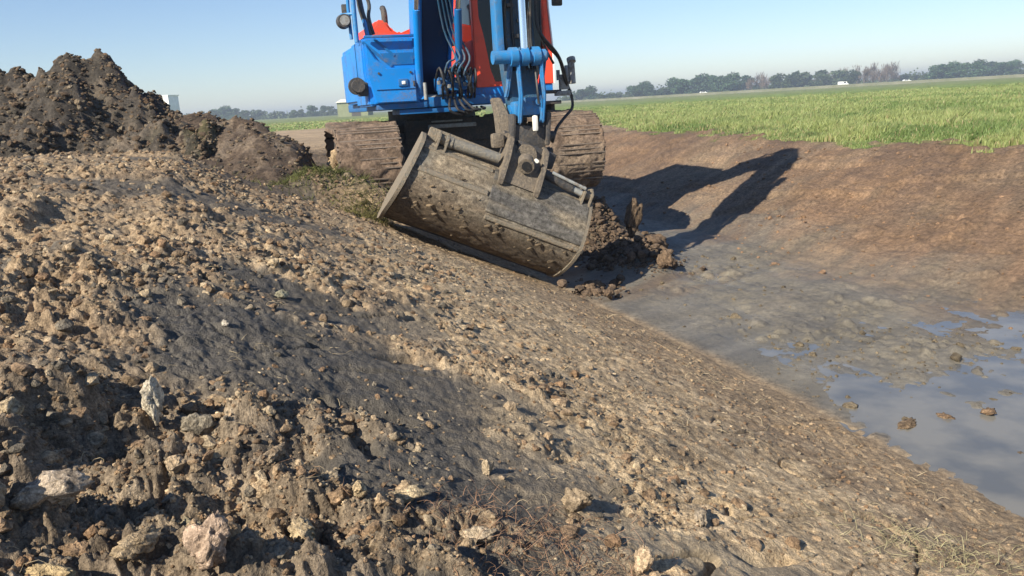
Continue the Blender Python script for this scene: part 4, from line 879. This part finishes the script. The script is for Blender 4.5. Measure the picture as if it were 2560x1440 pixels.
m = MB(); m.prism([(.29, -.805), (.46, -.845), (.46, -.855), (.29, -.835)], lambda p, q, t: tuple(B(t, p, q)), -1.06, .77); part(m, "cutting_edge", M['dark'], bucket)
brp = [(.20, .02), (.22, .28), (.10, .36), (-.10, .32), (-.24, .16), (-.33, -.06), (-.31, -.12), (-.16, -.02)]
m = MB()
for a_ in (-.16, .20): m.prism(brp, lambda p, q, t: tuple(B(t, p, q)), a_ - .025, a_ + .025, bev=.006)
m.prism([(.18, .02), (.20, .24), (.0, .28), (-.16, .16), (-.28, -.08), (-.14, .0)], lambda p, q, t: tuple(B(t, p, q)), -.14, .18); m.cyl(B(.02, -.16, .17), B(.02, -.28, .12), .075)
m.cyl(B(.02, -.1, .22), B(.02, .3, .22), .10); part(m, "tilt_bracket", M['mudsteel'], bucket, "blackened hinge bracket in the middle of the bucket")
m = MB(); m.cyl(B(.10, -.22, .205), B(.10, -.27, .20), .018, seg=12); part(m, "bright_pin", M['palewhite'], bucket)
m = MB(); m.cyl(B(.02, -.275, .125), B(.02, -.29, .12), .045, seg=16); part(m, "pivot_cap", M['black'], bucket)
m = MB(); m.cyl(B(-.72, -.13, .07), B(-.22, -.13, .10), .050); m.cyl(B(-.75, -.13, .07), B(-.68, -.13, .07), .058); tc1 = part(m, "tilt_cylinder", M['buckdark'], bucket)
m = MB(); m.cyl(B(.24, -.13, .12), B(.54, -.13, .08), .046); tc2 = part(m, "tilt_cylinder", M['dark'], bucket, "blackened tilt cylinder with a short bare rod on the right")
m = MB(); m.cyl(B(.52, -.13, .084), B(.70, -.13, .065), .032)
m.cyl(B(.30, -.17, .155), B(.66, -.19, .125), .016, seg=8); part(m, "cylinder_tube", M['grey'], bucket)
for a_ in (-.77, .71):
    m = MB(); m.prism([(-.20, -.05), (.02, .0), (.02, .13), (-.10, .15), (-.20, .10)], lambda p, q, t: tuple(B(t, p, q)), a_ - .05, a_ - .03, bev=.004); m.prism([(-.20, -.05), (.02, .0), (.02, .13), (-.10, .15), (-.20, .10)], lambda p, q, t: tuple(B(t, p, q)), a_ + .03, a_ + .05, bev=.004)
    m.cyl(B(a_ - .06, -.12, .07), B(a_ + .06, -.12, .07), .045); part(m, "cylinder_lug", M['buckclay'], bucket)
# clay clinging to the bucket
P_, sz_ = [], []
for k in range(70):
    i = int(np.clip(rng.normal(52, 9), 20, 78)); a_ = rng.uniform(-.95, .85)
    if i < 46 and a_ > -.2: continue
    b_ = B(a_, pp_[i][0] + nn[i][0] * .012, pp_[i][1] + nn[i][1] * .012); P_.append((b_[0], b_[1], b_[2] + GZ)); sz_.append(.012 + .03 * rng.uniform() ** 3)
Vs, Fs, Cs, off = [], [], [], 0
for i, p in enumerate(P_):
    v, f = V1[i % 16]; v = v * np.array([1.5, .35, .7]) * sz_[i] + np.array(p); Vs.append(v); Fs.append(f + off); off += len(v); Cs.append(np.repeat(np.array([[.22, .17, .11]]) * rng.uniform(.5, 1.2), len(v), 0))
o = link(bpy.data.objects.new("stuck_clay", np_mesh("stuck_clay", np.vstack(Vs), np.vstack(Fs), 3, M['clod'], np.vstack(Cs), smooth=True)), bucket); tag(o, kind="stuff")

# ------------------------------------------------------------------ the distance: road bank, trees, sheds, cars
def hz(px): return 258 - (px - 1280) * .0587
def at(px, d):                                 # point on the field at a bearing and distance
    t = (px - 1280) / 2009 * (1 + 0.0) - .0; k = math.cos(P)
    tx = ((px - 1280) * math.cos(RO) - (462) * math.sin(RO) + 0) / (2009 * math.cos(P) + 462 * math.sin(P)); return tx * d, d
m, n_, b_ = newmat("road_bank_surface"); b_.inputs["Roughness"].default_value = .9
nz = N(n_, "ShaderNodeTexNoise", Scale=.25, Detail=5.0); g_ = N(n_, "ShaderNodeNewGeometry"); n_.links.new(g_.outputs["Position"], nz.inputs["Vector"])
n_.links.new(ramp(n_, nz.outputs[0], .3, .7, (.13, .14, .085, 1), (.22, .215, .165, 1)), b_.inputs["Base Color"]); M['bank'] = m
b = MB(); pa = [(8, 330), (40, 262), (75, 225), (120, 195), (190, 170), (300, 150)]
b.sweep([((x_, y_, -.62 + CZ), (2.2, 5.2, 0), (0, 0, .42 if i > 1 else .36)) for i, (x_, y_) in enumerate(pa)]); o = b.build("road", M['bank']); tag(o, kind="structure")
def crown(seed, quads, R, H, size, bare=False, wide=1.0):
    r = np.random.default_rng(seed); Vs, Fs = [], []; off = 0; cl = []
    for k in range(9): cl.append((r.normal(0, R * .42), r.normal(0, R * .42), H * r.uniform(.12, .84), R * r.uniform(.32, .6)))
    for k in range(quads):
        c = cl[k % 9]; d = r.normal(size=3); d /= np.linalg.norm(d); p = np.array(c[:3]) + d * c[3] * r.uniform(.5, 1.05) * np.array([wide, wide, .8])
        if bare: p[2] = H * r.uniform(.15, 1.0) if k % 3 == 0 else p[2]
        t = r.normal(size=3); t /= np.linalg.norm(t)
        if bare: t = t * .25 + np.array([0, 0, 1]) * r.choice([-1, 1])
        b_ = np.cross(t, r.normal(size=3)); b_ /= np.linalg.norm(b_); s1 = size * r.uniform(.6, 1.3); s2 = s1 * (.10 if bare else .7)
        if bare: s1 *= 1.7
        Vs += [p - t * s1 - b_ * s2, p + t * s1 * .2 - b_ * s2 * 1.1, p + t * s1, p - t * s1 * .1 + b_ * s2]; Fs.append((off, off + 1, off + 2, off + 3)); off += 4
    return np.array(Vs), np.array(Fs)
LM = {'dk': leaf_mat("dark_foliage", .2, .7, False, (.04, .085, .035, 1)), 'gr': leaf_mat("mid_foliage", .25, .7, False, (.055, .085, .03, 1)), 'bare': leaf_mat("bare_twigs", .1, .8, False, (.14, .10, .08, 1)), 'bush': leaf_mat("bush_foliage", .2, .7, False, (.07, .10, .05, 1))}
m, n_, b_ = newmat("bark"); b_.inputs["Base Color"].default_value = (.09, .07, .05, 1); b_.inputs["Roughness"].default_value = .9; M['bark'] = m
def make_tree(kind, seed):
    spec = {'dk': (1500, 3.6, 8, .42, False, 1.25), 'gr': (1100, 3.3, 8, .42, False, 1.1), 'bare': (520, 2.3, 8, .55, True, 1.0), 'bush': (420, 2.2, 4, .4, False, 1.4)}[kind]
    v, f = crown(seed, *spec); cm = np_mesh("crown", v, f, 4, LM[kind], smooth=False)
    m = MB(); H = spec[2]; m.cyl((0, 0, -.3), (.05, 0, H * .45), .20, .13, seg=8); r = random.Random(seed)
    for k in range(6):
        a = r.uniform(0, 6.28); z0 = H * r.uniform(.25, .45); m.cyl((0, 0, z0), (math.cos(a) * H * .22, math.sin(a) * H * .22, z0 + H * r.uniform(.2, .4)), .08, .03, seg=6)
    to = m.build("trunk", M['bark']); tm = to.data; bpy.data.objects.remove(to); return cm, tm, H
KT = {(k, j): make_tree(k, 900 + 10 * i + j) for i, k in enumerate(('dk', 'gr', 'bare', 'bush')) for j in range(3)}
LAB = {'dk': "dark dense broad-crowned tree in the row on the horizon right of the digger", 'gr': "mid-green loose-crowned tree on the horizon right of the digger", 'bare': "thin reddish-brown tree with bare twigs on the right horizon", 'bush': "low bush in the tree line on the right horizon"}
LABL = {'dk': "hazy dark tree in the wood on the horizon left of the digger", 'gr': "hazy green tree in the wood on the horizon left of the digger", 'bush': "low hazy bush on the horizon left of the digger", 'bare': "thin bare tree on the left horizon"}
trees = [(1478, 221, 'gr'), (1505, 217, 'dk'), (1535, 214, 'dk'), (1558, 232, 'bush'), (1580, 229, 'bush'), (1602, 228, 'bush'), (1628, 226, 'gr'), (1645, 208, 'dk'), (1668, 203, 'dk'), (1690, 206, 'dk'), (1712, 216, 'bush'), (1735, 195, 'dk'), (1757, 193, 'dk'), (1785, 192, 'dk'), (1812, 185, 'dk'), (1840, 183, 'dk'), (1866, 182, 'dk'), (1890, 182, 'dk'), (1912, 184, 'dk'),
 (1936, 194, 'bare'), (1955, 182, 'bare'), (1975, 186, 'bare'), (1993, 188, 'gr'), (2010, 178, 'gr'), (2032, 178, 'gr'), (2050, 180, 'bush'), (2068, 178, 'gr'), (2090, 176, 'gr'), (2108, 172, 'gr'), (2128, 180, 'bare'), (2148, 176, 'bush'), (2165, 170, 'bare'), (2180, 170, 'gr'), (2200, 165, 'bare'), (2217, 168, 'bare'), (2240, 160, 'bare'), (2258, 164, 'bare'), (2275, 160, 'bare'), (2292, 157, 'bare'),
 (2318, 183, 'bush'), (2345, 183, 'bush'), (2372, 182, 'bush'), (2402, 156, 'dk'), (2418, 155, 'dk'), (2440, 154, 'dk'), (2458, 154, 'gr'), (2485, 149, 'dk'), (2508, 149, 'dk'), (2532, 149, 'dk'), (2556, 149, 'dk'), (2590, 150, 'dk'), (2630, 150, 'gr'),
 (500, 283, 'bush'), (528, 279, 'gr'), (575, 274, 'gr'), (597, 265, 'dk'), (620, 264, 'dk'), (645, 266, 'dk'), (668, 272, 'gr'), (692, 274, 'bush'), (712, 271, 'gr'), (738, 276, 'bush'), (760, 274, 'gr'), (785, 272, 'gr'), (805, 270, 'gr'), (832, 262, 'dk'), (856, 260, 'dk'), (880, 262, 'gr'), (905, 266, 'gr')]
tr_r = random.Random(3)
for i, (px, top, kind) in enumerate(trees):
    d = tr_r.uniform(380, 430) if px > 1200 else tr_r.uniform(400, 460); hgt = (hz(px) - top) / 2009 * d * 1.03 + .89; cm, tm, H = KT[(kind, i % 3)]
    x_, y_ = at(px, d); t = empty("tree" if kind != 'bush' else "bush", (x_, y_, CZ - .89), tr_r.uniform(0, 6.28)); f = hgt / H
    t.scale = (max(f, .7) * 1.3, max(f, .7) * 1.3, f)
    left = px < 1200; tag(t, (LABL if left else LAB)[kind], "tree" if kind != 'bush' else "bush", "%s trees on the %s horizon" % ({'dk': 'dark', 'gr': 'green', 'bare': 'bare', 'bush': 'bushy'}[kind], 'left' if left else 'right'))
    link(bpy.data.objects.new("crown", cm), t); link(bpy.data.objects.new("trunk", tm), t)
# far scrub that reads as one mass under the trees
v_, f_, off = [], [], 0
for px in range(470, 920, 5): v_.append((px, 440, .55, 2.4))
for px in range(1450, 2680, 4): v_.append((px, 445, .55, 3.0 + 1.2 * math.sin(px * .03)))
Vs, Fs, off = [], [], 0
for px, d, s_, h_ in v_:
    x_, y_ = at(px, d + rng.uniform(-8, 8))
    for k in range(26):
        p = np.array([x_ + rng.normal(0, .9), y_ + rng.normal(0, 1.5), CZ - .89 + abs(rng.normal(0, h_ * .5))]); t = rng.normal(size=3); t /= np.linalg.norm(t); q = np.cross(t, rng.normal(size=3)); q /= np.linalg.norm(q)
        Vs += [p - t * s_, p - q * s_, p + t * s_, p + q * s_]; Fs.append((off, off + 1, off + 2, off + 3)); off += 4
tag(link(bpy.data.objects.new("scrub", np_mesh("scrub", np.array(Vs), np.array(Fs), 4, LM['bush'], smooth=False))), "far hazy scrub and hedges under the trees along the horizon", "scrub", kind="stuff")
# white shed behind the heap
t = empty("shed", (-62.7, 152, CZ - .9), math.radians(-14)); tag(t, "white flat-topped shed peeping over the shoulder of the tall soil heap", "shed")
m = MB(); m.box((.1, 1.0, 2.9), (4.8, 3, 5.8), bev=.03); m.build("wall", M['white'], t); m = MB(); m.box((.1, 1.0, 5.86), (5.1, 3.3, .14)); m.build("roof", M['white'], t)
m = MB(); m.box((-.5, -.54, 1.3), (2.2, .06, 2.6)); m.build("door", M['grey'], t)
t = empty("barn", (-36.4, 202, CZ - .9), 0); tag(t, "low far-off barn with pale roof and dull green wall left of the digger's body", "barn")
m = MB(); m.box((0, 4, 1.7), (7.4, 8, 3.4)); m.build("wall", paint("green_cladding", (.20, .22, .12, 1), .7, .1), t)
m = MB(); m.prism([(-4.0, 3.42), (4.0, 3.42), (3.7, 4.1), (-2.6, 4.2)], lambda p, q, t_: (p, t_, q), -.4, 8.4); m.build("roof", M['palewhite'], t)
m = MB(); m.box((.8, -.03, 1.2), (2.2, .06, 2.4)); m.build("door", M['dark'], t)
def car(px, d, label, van=False):
    x_, y_ = at(px, d); t = empty("van" if van else "car", (x_, y_, CZ - .89), math.radians(-12)); t.scale = (.8, .8, .8); tag(t, label, "van" if van else "car")
    sp = [(-2.1, .35), (2.1, .35), (2.15, .75), (1.3, .9), (.7, 1.42), (-1.3, 1.45), (-2.1, .95)] if not van else [(-2.5, .4), (2.5, .4), (2.55, 1.0), (1.9, 1.25), (1.5, 2.15), (-2.5, 2.2)]
    m = MB(); m.prism(sp, lambda p, q, t_: (p, t_, q), -.85, .85, bev=.08); m.build("body", M['white'], t)
    m = MB(); m.prism([(.55 if not van else 1.0, .95 if not van else 1.3), (.62 if not van else 1.35, 1.36 if not van else 2.0), (-1.2 if not van else .2, 1.38 if not van else 2.0), (-1.5 if not van else .2, .95 if not van else 1.3)], lambda p, q, t_: (p, t_, q), -.87, .87); m.build("window", M['glass'], t)
    for sx in (-1.35, 1.35):
        for sy in (-.8, .8): m = MB(); m.cyl((sx, sy - .1, .33), (sx, sy + .1, .33), .33); m.build("wheel", M['black'], t)
car(1815, 345, "white car on the far road in front of the dark trees"); car(2165, 330, "white van on the far road below the bare trees", True); car(2325, 340, "small white car on the far road below the gap in the trees")

# ------------------------------------------------------------------ the air
m = bpy.data.materials.new("haze"); m.use_nodes = True; n_ = m.node_tree
for x_ in list(n_.nodes):
    if x_.type == 'BSDF_PRINCIPLED': n_.nodes.remove(x_)
pv = n_.nodes.new("ShaderNodeVolumePrincipled"); pv.inputs["Color"].default_value = (.78, .88, 1, 1); pv.inputs["Density"].default_value = .0010; pv.inputs["Anisotropy"].default_value = .2
n_.links.new(pv.outputs[0], n_.nodes["Material Output"].inputs["Volume"])
hb = bmesh.new(); bmesh.ops.create_cube(hb, size=1); hm = bpy.data.meshes.new("haze"); hb.to_mesh(hm); hb.free(); hm.materials.append(m)
ho = link(bpy.data.objects.new("haze", hm)); ho.scale = (5400, 5400, 20.0); ho.location = (0, 0, 7.0); tag(ho, kind="stuff")
